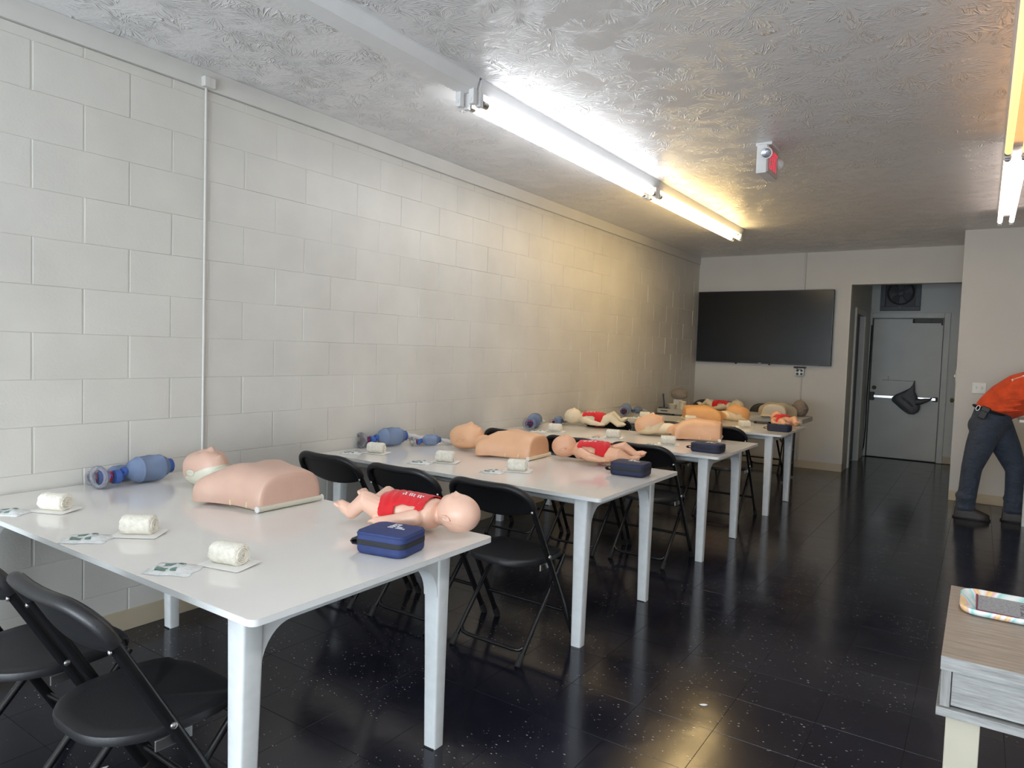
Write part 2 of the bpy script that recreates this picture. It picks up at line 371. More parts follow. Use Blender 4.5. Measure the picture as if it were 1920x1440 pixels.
# ------------------------------------------------------------------ room shell
CEIL = 2.79; BACK = 7.47; HALL = 9.42; S = .2032
def visible(p):
    d = Vector(p) - EYE; z = d.dot(FW)
    return z > .05 and abs(d.dot(RT) / z * FPX) < 985 and abs(d.dot(UP) / z * FPX) < 745
fl = struct(MB().box(-.2, 4.75, -5.85, HALL + .16, -.12, -.004).obj('floor', 'grout', smooth=False), 'black vinyl tile floor with pale specks and scratches')
tile_me = MB().box(-.1518, .1518, -.1518, .1518, -.004, 0, .0006).mesh('tile', 'floor', smooth=False)
cells = []
for i in range(-1, 16):
    for j in range(-20, 32):
        cx, cy = .3048 * (i + 1), .148 + .3048 * (j + .5)
        if cx > 4.55 or cy > 9.4 or cy < -5.6: continue
        if cx < .05: continue
        if cx > 3.12 and cy > 6.45: continue
        vis = any(visible((cx + a, cy + b, 0)) for a in (-.15, 0, .15) for b in (-.15, 0, .15))
        cells.append((not vis, (Vector((cx, cy, 0)) - EYE).length, cx, cy))
cells.sort()
rest = MB()
for k, (nv, d, cx, cy) in enumerate(cells):
    if k < 300 and not nv: o = link('tile', tile_me, fl); o.location = (cx, cy, 0)
    else: rest.box(cx - .1518, cx + .1518, cy - .1518, cy + .1518, -.004, 0)
rest.box(0, .1515, -5.7, 9.4, -.004, 0)
ro = rest.obj('far_tile', 'floor', fl, smooth=False); ro['kind'] = 'stuff'
# the dropped scraps on the floor
for k, (x, y, lab) in enumerate(((2.50, .62, 'tiny white paper scrap on the black floor in the open aisle'), (1.05, -1.02, 'torn white paper scrap on the floor under the nearest table'), (2.98, .02, 'tiny pale chip on the floor beside the grey desk'))):
    m = MB(); n = 7; m.rings([[(.012 * (1 + .4 * sin(3 * t + k)) * cos(2 * pi * t / n) * 1.3, .006 * (1 + .3 * cos(2 * t)) * sin(2 * pi * t / n), z + .001 * sin(t)) for t in range(n)] for z in (.0005, .0025)])
    o = m.obj('paper_scrap', 'litter'); o.location = (x, y, .0006); o.rotation_euler = (0, 0, k + .6); tag(o, lab, 'scrap')
struct(MB().box(-.2, 4.6, -5.8, HALL + .1, CEIL, CEIL + .15).obj('ceiling', 'ceiling', smooth=False), 'grey stomp-textured plaster ceiling')
wl = struct(MB().box(-.2, -.0030, -5.8, BACK + .1, 0, CEIL).obj('wall_left', 'block', smooth=False), 'white painted concrete block wall along the tables')
blk = MB().box(-.02, 0, -S + .0035, S - .0035, .0007, S - .0007, .002).mesh('block', 'block')
half = MB().box(-.02, 0, -S / 2 + .0035, S / 2 - .0035, .0007, S - .0007, .002).mesh('half_block', 'block')
far = MB()
br = random.Random(3)
for n in range(13):
    for k in range(-28, 38):
        if (k + n) % 2: continue
        y0, y1 = S * k, S * (k + 2)
        if y1 > BACK:
            if y0 < BACK - .05:
                o = link('block', half, wl); o.location = (0, BACK - S / 2 - .004, n * S)
            continue
        dx = br.uniform(-.0015, .0008)
        if y1 < -1.0: far.box(-.02 + dx, dx, y0 + .0035, y1 - .0035, n * S + .0012, n * S + S - .0012); continue
        o = link('block', blk, wl); o.location = (dx, (y0 + y1) / 2 + br.uniform(-.0025, .0025), n * S); o.rotation_euler = (br.uniform(-.002, .002), 0, br.uniform(-.002, .002))
fo = far.obj('rear_block', 'block', wl, smooth=False); fo['kind'] = 'stuff'
m = MB()
for k in range(-27, 37, 2): m.box(-.02, -.001, S * k + .004, S * (k + 2) - .004, 13 * S + .001, 2.688, .0015)
o = m.obj('cut_block', 'block', wl); o['kind'] = 'stuff'
tr = struct(MB().box(-.02, .012, -5.7, BACK, 2.692, CEIL, .003).obj('trim_1', 'wall_band'), 'flat painted band under the ceiling on the block wall')
MB().box(-.02, .003, -5.7, BACK, 2.688, 2.693).obj('painted_shadow_line', 'box_grey', tr)  # solid grey strip, its colour stands in for the shadow line under the band
wb = MB().box(-.1, 1.95, BACK, BACK + .14, 0, CEIL).box(1.95, 3.14, BACK, BACK + .14, 2.365, CEIL)
wbo = struct(wb.obj('wall_back', 'wall', smooth=False), 'plain painted back wall with a wide hall opening')
struct(MB().box(3.14, 4.6, 6.4, HALL, 0, CEIL, .004).obj('wall_partition', 'wall'), 'painted partition wall behind the bending person')
struct(MB().box(4.6, 4.75, -5.8, HALL, 0, CEIL).obj('wall_right', 'wall', smooth=False), 'painted right side wall of the shop room')
wf = MB().box(0, 4.6, -5.85, -5.7, 0, .3).box(0, 4.6, -5.85, -5.7, 2.45, CEIL).box(0, .2, -5.85, -5.7, .3, 2.45).box(4.4, 4.6, -5.85, -5.7, .3, 2.45)
struct(wf.obj('wall_front', 'wall', smooth=False), 'front wall of the shop around the big window')
w1 = MB()
for x in (.2, 1.58, 2.96, 4.34): w1.box(x, x + .06, -5.82, -5.74, .3, 2.45)
w1.box(.2, 4.4, -5.82, -5.74, .3, .36).box(.2, 4.4, -5.82, -5.74, 2.39, 2.45)
wo = struct(w1.obj('window_1', 'alu_cap', smooth=False), 'shop window with metal frame behind the camera')
for x in (.26, 1.64, 3.02): MB().box(x, x + 1.32, -5.785, -5.78, .36, 2.39).obj('pane', 'glass', wo, smooth=False)
hl = MB().box(1.80, 1.95, BACK + .14, 7.98, 0, CEIL).box(1.80, 1.95, 8.75, HALL, 0, CEIL).box(1.80, 1.95, 7.98, 8.75, 2.04, CEIL)
struct(hl.obj('wall_hall_left', 'hall', smooth=False), 'grey left wall of the hall beyond the opening')
hb = MB().box(1.80, 1.98, HALL, HALL + .1, 0, CEIL).box(2.885, 3.14, HALL, HALL + .1, 0, CEIL).box(1.98, 2.885, HALL, HALL + .1, 2.055, CEIL)
hb.box(1.8, 3.14, HALL + .1, HALL + .16, -.1, CEIL)  # unseen slab added behind the door to stop sky light leaking through its gaps
hbo = struct(hb.obj('wall_hall_back', 'hall', smooth=False), 'grey end wall of the hall around the exit door')
MB().box(1.951, 3.139, HALL - .003, HALL, 2.105, 2.109).obj('joint_line', 'trim', hbo)
# baseboards
def bb(name, x0, x1, y0, y1, lab, h=.1): return struct(MB().box(x0, x1, y0, y1, 0, h, .002).obj(name, 'base'), lab)
bb('baseboard_left', -.001, .006, -5.7, BACK, 'beige vinyl cove base along the block wall')
bb('baseboard_back', 0.006, 1.95, BACK - .006, BACK + .001, 'beige cove base along the back wall')
bb('baseboard_opening', 1.949, 1.956, BACK, BACK + .14, 'beige cove base wrapping the hall opening corner')
bb('baseboard_partition', 3.14, 4.6, 6.394, 6.401, 'beige cove base along the partition wall')
bb('baseboard_hall', 2.96, 3.14, HALL - .007, HALL + .001, 'beige cove base right of the hall exit door')
struct(MB().box(1.944, 1.956, BACK - .004, BACK + .144, .1, 2.37, .002).obj('trim_2', 'trim_white'), 'pale corner bead on the left edge of the hall opening')
# doorway in the hall's left wall
d2 = MB().box(1.95, 1.972, 7.90, 7.98, 0, 2.11, .003).box(1.95, 1.972, 8.75, 8.83, 0, 2.11, .003).box(1.95, 1.972, 7.98, 8.75, 2.04, 2.11, .003)
d2o = struct(d2.obj('door_2', 'trim_white'), 'white cased side doorway in the hall left wall')
MB().box(1.86, 1.90, 7.99, 8.74, .01, 2.035, .003).obj('door_leaf', 'door_dark', d2o, label='dark blue-grey door leaf')
# exit door of the hall
d1 = MB().box(1.905, 1.98, HALL - .03, HALL + .06, 0, 2.13, .004).box(2.885, 2.96, HALL - .03, HALL + .06, 0, 2.13, .004).box(1.98, 2.885, HALL - .03, HALL + .06, 2.055, 2.13, .004)
d1o = struct(d1.obj('door_1', 'trim'), 'grey steel exit door at the end of the hall')
MB().box(1.998, 2.878, HALL - .012, HALL + .03, .012, 2.045, .003).obj('door_leaf', 'door', d1o)
MB().box(1.982, 1.997, HALL - .006, HALL + .03, .01, 2.05).obj('hinge_gap', 'dark_slot', d1o)
MB().box(2.004, 2.872, HALL - .016, HALL - .011, .02, .15, .001).obj('kick_plate', 'door', d1o)
m = MB().box(2.50, 2.868, HALL - .045, HALL - .011, 1.985, 2.04, .006).box(2.85, 2.87, HALL - .04, HALL - .011, 1.955, 1.99, .004).lathe([(0, .028), (.03, .028)], 12, Matrix.Translation((2.50, HALL - .04, 2.012)))
m.obj('door_closer', 'bronze', d1o, label='dark brown door closer bracket')
pb = MB().box(2.02, 2.84, HALL - .085, HALL - .045, .885, .925, .004)
pbo = pb.obj('panic_bar', 'steel', d1o, label='bright metal push bar')
MB().box(2.005, 2.06, HALL - .09, HALL - .011, .845, .965, .006).box(2.80, 2.862, HALL - .075, HALL - .011, .87, .935, .008).obj('bar_end', 'bronze', pbo)
TY = Matrix.Rotation(-pi / 2, 4, 'Z')
MB().lathe([(0, .03), (.015, .03), (.02, .022), (.03, .02)], 16, Matrix.Translation((2.05, HALL - .011, 1.03)) @ TY).obj('deadbolt', 'bronze', d1o)
MB().box(2.15, 2.55, HALL - .0135, HALL - .011, 1.145, 1.15).box(2.225, 2.229, HALL - .0135, HALL - .011, 1.14, 1.21).obj('scrape_mark', 'bronze', d1o)
# knob + plate on the partition's hall side
t = thing('door_knob', 'small metal door knob on the partition edge beside the hall', 'knob', (3.14, 7.5, .99))
MB().lathe([(0, .03), (.006, .03), (.008, .012), (.035, .012), (.04, .024), (.055, .028), (.068, .02), (.072, .004)], 16, Matrix.Rotation(pi, 4, 'Z')).obj('knob', 'brass', t)
MB().box(-.004, 0, -.05, .05, -.05, .05, .001).obj('rose_plate', 'brass', t)
t = thing('light_switch', 'single white switch plate on the partition edge above the knob', 'switch', (3.14, 6.55, 1.29))
MB().box(-.008, 0, -.04, .04, -.06, .06, .003).obj('plate', 'plate', t); MB().box(-.02, -.006, -.006, .006, -.012, .014, .002).obj('toggle', 'plate', t)
t = thing('light_switch', 'double white switch plate on the partition wall near the bending person', 'switch', (3.345, 6.4, 1.178))
MB().box(-.06, .06, -.007, 0, -.055, .055, .003).obj('plate', 'plate', t)
for dx in (-.025, .025): MB().box(dx - .005, dx + .005, -.02, -.006, -.004, .018, .002).box(dx - .008, dx + .008, -.0085, -.006, -.016, .016).obj('toggle', 'box_grey', t)
# ------------------------------------------------------------------ ceiling fixtures
def strip(name, x, y0, y1, tubes, label, dx=.042, ends=()):
    t = thing(name, label, 'ceiling light', (x, (y0 + y1) / 2, CEIL)); h = (y1 - y0) / 2
    prof = [(-.068, 0), (-.068, -.012), (-.05, -.062), (.05, -.062), (.068, -.012), (.068, 0)]
    MB().rings([[(px, yy, pz) for px, pz in prof] for yy in (-h, h)]).obj('housing', 'fixture', t, smooth=False)
    MB().box(-.072, .072, -h, h, -.003, 0).obj('mounting_flange', 'fixture', t, smooth=False)
    if tubes:
        for s in (-1, 1):
            tu = MB().lathe([(-h + .045, .012), (-h + .046, .0185), (h - .046, .0185), (h - .045, .012)], 20, Matrix.Translation((s * dx, 0, -.11)) @ Matrix.Rotation(pi / 2, 4, 'Z')).obj('tube', tubes, t, label='glowing fluorescent tube')
            for e in (-1, 1):
                MB().lathe([(-.02, .0192), (.02, .0192), (.022, .01), (.03, .01)], 16, Matrix.Translation((s * dx, e * (h - .06), -.11)) @ Matrix.Rotation(e * pi / 2, 4, 'Z')).obj('end_cap', 'alu_cap', tu)
    for e in (-1, 1):
        for s in (-1, 1):
            if tubes or e > 0 or True:
                MB().box(s * dx - .016, s * dx + .016, e * (h - .018) - .016, e * (h - .018) + .016, -.135, -.055, .005).lathe([(0, .009), (.004, .009)], 10, Matrix.Translation((s * dx, e * (h - .018) - .02, -.11)) @ Matrix.Rotation(pi / 2, 4, 'Z')).obj('lampholder', 'socket', t)
    return t
LX = 1.10
strip('strip_light', LX, -1.67, .74, None, 'unlit bare white strip light channel without tubes on the ceiling')
strip('strip_light', LX, .76, 3.11, 'tube_cool', 'lit twin tube strip light glowing cool white over the nearer tables')
strip('strip_light', LX, 3.13, 5.45, 'tube_warm', 'lit twin tube strip light glowing warm yellow near the back wall')
strip('strip_light', 3.46, -1.81, .60, 'tube_cool', 'added lit strip light, out of view overhead on the right, nearer than the amber one')  # unseen fixture added for more light from above on table tops and ceiling
strip('strip_light', 3.46, -4.24, -1.83, 'tube_cool', 'added lit strip light, out of view on the ceiling behind the camera')  # second unseen fixture, likewise added to strengthen the overhead light
strip('strip_light', 3.46, .62, 3.03, 'tube_yellow', 'twin tube strip light with amber yellow tubes at the right edge')
strip('strip_light', 3.46, 3.05, 5.45, 'tube_pink', 'twin tube strip light with pinkish white tubes near the partition')
# exit sign hanging from the ceiling
t = thing('exit_sign', 'white ceiling exit sign with red lit letters and two lamp heads', 'sign', (2.13, 2.45, CEIL))
MB().box(-.05, .05, .03, .23, -.02, 0, .003).obj('canopy', 'sign_white', t)
MB().box(-.035, .03, 0, .26, -.2, -.02, .006).obj('housing', 'sign_white', t)
MB().box(.03, .037, .012, .25, -.193, -.028, .002).obj('face_plate', 'sign_face', t)
fc = bpy.data.curves.new('exit', 'FONT'); fc.body = 'EXIT'; fc.size = .15; fc.extrude = .002; fc.align_x = 'CENTER'; fc.align_y = 'CENTER'; fc.offset = 0
fo_ = bpy.data.objects.new('tmpf', fc); C.objects.link(fo_); dg = bpy.context.evaluated_depsgraph_get()
em = bpy.data.meshes.new_from_object(fo_.evaluated_get(dg)); bpy.data.objects.remove(fo_); em.materials.clear(); em.materials.append(M['sign_red'])
lo = link('lettering', em, t); lo.location = (.0385, .131, -.112); lo.rotation_euler = (pi / 2, 0, pi / 2); lo.scale = (.60, 1.15, 1)
for y, a in ((-.02, -70), (.29, 60)):
    T = Matrix.Translation((.03, y, -.085)) @ Matrix.Rotation(R(a), 4, 'Z') @ Matrix.Rotation(R(15), 4, 'Y')
    lh = MB().lathe([(-.05, .01), (-.035, .028), (0, .036), (.012, .036), (.012, .032)], 18, T, True).obj('lamp_head', 'sign_white', t)
    MB().lathe([(.0115, .031), (.014, .024), (.016, .005)], 18, T).obj('lens', 'lens', lh)
# junction box and conduits
t = thing('conduit', 'thin white vertical conduit on the block wall with junction box', 'conduit', (0, -.033, 0))
MB().tube([(.009, 0, .1), (.009, 0, 2.7)], .0065, 10).obj('pipe', 'wall_band', t)
MB().box(.012, .045, -.03, .032, 2.695, 2.745, .004).obj('junction_box', 'wall_band', t)
MB().box(.044, .047, -.028, .0, 2.698, 2.742, .001).obj('cover', 'wall_band', t)
t = thing('conduit', 'thin painted conduit running from ceiling to the television', 'conduit', (1.4, BACK, 0))
MB().tube([(0, -.009, 2.28), (0, -.009, CEIL)], .010, 10).obj('pipe', 'wall', t)
t = thing('conduit', 'thin painted conduit below the outlet box on the back wall', 'conduit', (1.42, BACK, 0))
MB().tube([(0, -.009, .1), (0, -.009, 1.2)], .010, 10).obj('pipe', 'wall', t); MB().box(-.02, .02, -.018, 0, .545, .58, .002).obj('strap', 'wall', t)
# television
t = thing('television', 'large black wall mounted flat television on the back wall', 'television', (.9, BACK, 1.82))
MB().box(-.875, .875, -.075, -.035, -.485, .485, .006).obj('case', 'bezel', t)
MB().box(-.862, .862, -.078, -.074, -.468, .474, .001).obj('screen', 'screen', t)
MB().box(-.3, .3, -.036, -.004, -.2, .2, .004).obj('wall_bracket', 'bezel', t)
MB().box(-.02, .02, -.0775, -.0735, -.480, -.473).obj('badge', 'box_grey', t)
for x in (-.32, .12): MB().box(x - .012, x + .012, -.06, -.045, -.50, -.48, .003).obj('strap_end', 'bezel', t)
t = thing('outlet_box', 'grey four socket outlet box with black plugs under the television', 'outlet', (1.40, BACK, 1.245))
MB().box(-.055, .055, -.04, 0, -.05, .05, .004).obj('box', 'box_grey', t)
for x in (-.025, .025):
    for z in (-.024, .02): MB().lathe([(0, .017), (.004, .016)], 14, Matrix.Translation((x, -.04, z)) @ TY).obj('socket', 'dark_slot', t)
MB().box(-.075, .075, -.05, -.005, .05, .07, .006).obj('power_adapter', 'cable', t)
MB().tube([(-.03, -.045, .04), (-.035, -.065, .05), (-.01, -.07, .03), (.02, -.068, .035), (.03, -.05, .03)], .004, 8).obj('cable', 'cable', t)
# exhaust fan
t = thing('exhaust_fan', 'dusty grey square exhaust fan above the hall exit door', 'fan', (2.325, HALL, 2.42))
fr = MB()
for a in ((-.255, .255, -.26, -.2), (-.255, .255, .2, .26), (-.255, -.19, -.2, .2), (.19, .255, -.2, .2)): fr.box(a[0], a[1], -.06, -.001, a[2], a[3], .004)
fr.obj('frame', 'fan_metal', t); MB().box(-.2, .2, -.01, -.001, -.21, .21).obj('back_panel', 'fan_dark', t)
ring = [(.165 * cos(2 * pi * k / 40), -.05, .165 * sin(2 * pi * k / 40)) for k in range(41)]; MB().tube(ring, .012, 8).obj('ring', 'fan_dark', t)
for k in range(4):
    a = k * pi / 2 + .5; T = Matrix.Rotation(a, 4, 'Y') @ Matrix.Rotation(R(24), 4, 'X')
    MB().rings([[(.03 + .11 * u, -.03 + .004 * q, (-.02 - .05 * u) if s < 0 else (.02 + .05 * u)) for s, q in ((-1, -1), (1, -1), (1, 1), (-1, 1))] for u in (0, .5, 1)]).obj('blade', 'fan_metal', t).matrix_local = T
MB().lathe([(-.01, .045), (.03, .04), (.035, .01)], 16, Matrix.Translation((0, -.02, 0)) @ TY).obj('hub', 'fan_dark', t)
MB().box(-.012, -.002, -.0615, -.06, -.212, -.204).box(.004, .014, -.0615, -.06, -.212, -.204).obj('tag', 'fan_tag', t)
for k in range(6):
    a = k * pi / 3; MB().tube([(.03 * cos(a), -.055, .03 * sin(a)), (.16 * cos(a), -.055, .16 * sin(a))], .003, 6).obj('guard_spoke', 'fan_dark', t)
# grey bag on the push bar
t = thing('plastic_bag', 'grey plastic bag hung slack on the exit door push bar', 'bag', (2.53, HALL - .1, 0))
prof = [(.04, 1.16, .004), (.035, 1.10, .012), (.02, 1.05, .03), (-.02, 1.0, .07), (-.05, .95, .13), (-.06, .9, .165), (-.05, .85, .17), (-.02, .80, .15), (0, .75, .12), (.015, .71, .085), (.02, .675, .035)]
rr = []
for cx, z, w in prof:
    rr.append([(cx + w * cos(a) * (1 + .05 * sin(3 * a + z * 20)), -.028 + .022 * (w / .17) ** .5 * sin(a) * (1 + .25 * sin(5 * a + z * 30)), z) for a in [2 * pi * k / 24 for k in range(24)]])
MB().rings(rr).obj('pouch', 'grey_bag', t)
MB().tube([(.07, -.045, .86), (.14, -.05, .865), (.19, -.05, .885), (.25, -.04, .905), (.262, .0, .92)], [.05, .04, .03, .014, .01], 12, .5).obj('handle', 'grey_bag', t)
for (x, z, L) in ((-.06, .875, .085), (-.035, .85, .10), (-.005, .835, .085)):
    MB().tube([(x - L * .62, -.054, z + L * .5), (x - L * .2, -.058, z + L * .28), (x + L * .3, -.058, z - L * .2), (x + L * .55, -.055, z - L * .55), (x + L * .62, -.052, z - L * .4)], .007, 8, .6).obj('print_stroke', 'bag_print', t)
t = thing('wall_cable', 'black cable hanging down the left side of the exit door', 'cable', (1.965, HALL - .04, 0))
MB().tube([(.012, 0, 1.95), (.008, -.005, 1.4), (.0, -.006, .9), (.004, -.006, .45), (-.006, -.01, .15), (-.03, -.02, .02)], .008, 8).obj('cord', 'cable', t)

# ------------------------------------------------------------------ work tables
TOP = .74; X1 = 1.935; FR = [-1.095, .745, 2.489, 4.25]
def make_table():
    t = thing('work_table', '', 'table')
    pl = rrect(.012, X1, 0, 1.0, .022, 4)
    def slab(z0, z1, ins=0): return [[(x, y, z) for x, y in pl] for z in (z0, z1)]
    MB().rings(slab(TOP - .003, TOP)).obj('table_top', 'white_lam', t)
    MB().rings(slab(TOP - .018, TOP - .003)).obj('top_edge', 'edge', t, label='white edge with chipped paint')
    zb = TOP - .0185
    for x in (.125, 1.815):
        s = 1 if x > 1 else -1
        for y0, sd in ((.035, 1), (.80, -1)):
            rr = []
            for z, w, d in ((0, .052, .052), (.3, .058, .057), (.55, .066, .062), (zb, .074, .064)):
                x0, x1 = (x - w / 2, x + w / 2); ya = y0; yb = y0 + d
                if sd < 0: ya, yb = y0 + .064 - d, y0 + .064
                rr.append([(a, b, z) for a, b in rrect(x0, x1, ya, yb, .009, 3)])
            lg = MB().rings(rr).obj('leg', 'leg_white', t)
            MB().box(x - .022, x + .022, y0 + .008, y0 + .05, -.0005, .004, .001).obj('foot_pad', 'rubber', lg)
        # end frame with the rounded inner corners
        pts = [(.092, zb), (.092, zb - .17)] + [(.092 + .095 * (1 - cos(R(a))), zb - .17 + .118 * sin(R(a))) for a in range(10, 91, 10)] + [(.80 - .095 * (1 - cos(R(a))), zb - .17 + .118 * sin(R(a))) for a in range(90, 9, -10)] + [(.80, zb - .17), (.80, zb)]
        m = MB(); n = len(pts)
        xa, xb = x - .030, x + .030
        vs = [(xa, y, z) for y, z in pts] + [(xb, y, z) for y, z in pts] + [(xa, y, zb) for y, z in pts] + [(xb, y, zb) for y, z in pts]
        fs = []
        for i in range(n - 1): fs += [(i, i + 1, n + i + 1, n + i), (2 * n + i, 2 * n + i + 1, i + 1, i), (n + i, n + i + 1, 3 * n + i + 1, 3 * n + i), (2 * n + i, 3 * n + i, 3 * n + i + 1, 2 * n + i + 1)]
        m.add(vs, fs).obj('end_apron', 'leg_white', t)
    for y in (.098, .800): MB().tube([(.14, y, zb - .024), (1.815, y, zb - .024)], .0235, 14).obj('rail', 'leg_white', t)
    return t
tb = make_table()
TL = ['long white table nearest the camera with two chairs in front', 'second white table from the camera, three black chairs in front', 'third white table from the camera with pale infant doll', 'farthest white laminate table before the grey folding table']
for i, y in enumerate(FR):
    o = tb if i == 0 else dup(tb, (0, 0, 0))
    o.location = (0, y, 0); o['label'] = TL[i]; o['group'] = 'white work tables in a row'

# ------------------------------------------------------------------ folding chairs
def make_chair():
    t = thing('folding_chair', '', 'chair')
    P0 = Vector((0, -.232, .805)); P1 = Vector((0, .215, .006)); d = (P1 - P0).normalized(); up = -d; nrm = Vector((0, -d.z, d.y)) * -1
    def at(u, v, w=0): return Vector((u, 0, 0)) + P1 + up * v + Vector((0, up.z, -up.y)) * -w   # w>0 towards the sitter's back
    L = (P0 - P1).length
    def fp(z): return (z - P1.z) / up.z
    # moulded back
    vt, vm, vb = fp(.815), fp(.715), fp(.662)
    out = []
    for k in range(13): a = pi / 2 * k / 12; out.append((.105 + .122 * cos(a), vt - .105 + .105 * sin(a)))
    out += [(.105 - .21 * k / 4, vt) for k in range(1, 4)]
    for k in range(13): a = pi / 2 + pi / 2 * k / 12; out.append((-.105 + .122 * cos(a), vt - .105 + .105 * sin(a)))
    out += [(-.227, vm + .01), (-.226, vm - .01), (-.215, vm - .03)]
    out += [(-.215 + .43 * k / 10, vm - .03 - (vm - .03 - vb) * sin(pi * k / 10) ** .8) for k in range(1, 10)]
    out += [(.215, vm - .03), (.226, vm - .01), (.227, vm + .01)]
    cu, cv = 0, (vt + vb) / 2
    def surf(w0):
        rr = []
        for s in (1, .96, .9, .75, .55, .3, .06):
            rr.append([at(cu + (u - cu) * s, cv + (v - cv) * s, w0 + .022 * (1 - ((cu + (u - cu) * s) / .227) ** 2) - .002 + (.004 if s > .95 else 0) * (1 if w0 > 0 else -1)) for u, v in out])
        return rr
    a, b = surf(.000), surf(-.015)
    MB().rings(a[::-1] + b).obj('backrest', 'black_plastic', t)
    rim = [at(u, v, .022 * (1 - (u / .227) ** 2)) for u, v in out[:29]]
    MB().tube([at(.227, vm, 0)] + rim + [at(-.227, vm, 0)], .0175, 12).obj('back_rim', 'black_plastic', t)
    # seat
    so = []
    for k in range(44):
        a_ = 2 * pi * k / 44; e = .62
        x = .205 * (abs(cos(a_)) ** e) * (1 if cos(a_) >= 0 else -1); y = .2 * (abs(sin(a_)) ** e) * (1 if sin(a_) >= 0 else -1)
        if y < 0: x *= 1 - .22 * (y / .2) ** 2; y *= 1.03
        so.append((x, y + .012))
    rr = []
    for s, z in ((.93, .425), (.99, .43), (1.0, .442), (.985, .452), (.94, .456), (.8, .453), (.5, .449), (.1, .447)): rr.append([(x * s, .012 + (y - .012) * s, z - (.010 if y > .17 else 0) * s) for x, y in so])
    st = MB().rings(rr).obj('seat', 'black_plastic', t)
    for s in (-1, 1):
        lg = MB().tube([at(s * .222, fp(.72)), at(s * .228, fp(.40)), at(s * .236, fp(.016))], .0155, 10, .62).obj('front_leg', 'black_steel', t)
        MB().tube([at(s * .2355, fp(.05)), at(s * .236, fp(.001))], .018, 10, .8).obj('foot_cap', 'rubber', lg)
        MB().lathe([(0, .007), (.004, .006), (.006, .002)], 10, Matrix.Translation(at(s * .226, fp(.706), .014)) @ Matrix.Rotation(-pi / 2, 4, 'Z')).obj('screw', 'steel', lg)
        MB().lathe([(0, .009), (.004, .008), (.007, .003)], 10, Matrix.Translation(at(s * .236, fp(.47))) @ Matrix.Rotation(0 if s > 0 else pi, 4, 'Z')).obj('rivet', 'steel', lg)
        rl = MB().tube([(s * .19, .165, .425), (s * .19, -.205, .012)], .0115, 10).obj('rear_leg', 'black_steel', t)
        MB().tube([(s * .19, -.178, .042), (s * .19, -.212, .001)], .015, 10).obj('foot_cap', 'rubber', rl)
        MB().box(s * .205 - .003, s * .205 + .003, -.075, .02, .405, .432, .001).obj('bracket', 'steel', t)
    zr = .062; yr = -.205 + (zr - .012) * (.37 / .413)
    loop = [(-.19, yr + .045, zr + .05), (-.186, yr + .012, zr + .012), (-.165, yr - .004, zr - .006), (-.13, yr - .007, zr - .01), (.13, yr - .007, zr - .01), (.165, yr - .004, zr - .006), (.186, yr + .012, zr + .012), (.19, yr + .045, zr + .05)]
    MB().tube(loop, .009, 10).obj('rear_stretcher', 'black_steel', t)
    MB().tube([at(-.233, fp(.17)), at(.233, fp(.17))], .009, 10).obj('front_stretcher', 'black_steel', t)
    MB().tube([(-.19, .15, .41), (.19, .15, .41)], .009, 8).obj('seat_bar', 'black_steel', t)
    return t
ch0 = make_chair(); first = True
CH = [(.98, -1.165, 3, 'black folding chair at the nearest table, cut by the left picture edge'),
      (1.535, -1.145, -1, 'black folding chair at the nearest table by its white corner leg'),
      (.435, .65, 0, 'black folding chair nearest the block wall at the second table'),
      (.975, .65, 0, 'black folding chair in the middle of the second table, behind the red infant doll'),
      (1.53, .645, -1, 'black folding chair at the aisle end of the second table, seat in view'),
      (.46, 2.37, 0, 'black folding chair by the wall at the third table, behind the peach torso'),
      (1.00, 2.36, 0, 'middle black folding chair of the third table, behind the infant doll head'),
      (1.50, 2.40, 0, 'black folding chair at the aisle end of the third table, behind navy pouch'),
      (.43, 4.06, 0, 'black folding chair by the wall at the fourth table, behind the pale infant'),
      (.99, 4.06, 0, 'black folding chair at the fourth table mostly hidden behind a manikin head'),
      (1.50, 4.06, 0, 'black folding chair at the aisle end of the fourth table, behind tan torso'),
      (.36, 6.90, 180, 'black folding chair behind the folding table, left one by back wall'),
      (1.13, 6.90, 180, 'black folding chair behind the folding table, right one by back wall')]
for x, y, a, lab in CH:
    if first: o = ch0; first = False
    else: o = dup(ch0, (0, 0, 0))
    o.location = (x, y, 0); o.rotation_euler = (0, 0, R(a)); o['label'] = lab; o['group'] = 'black folding chairs at the tables'
TZ = TOP + .0008
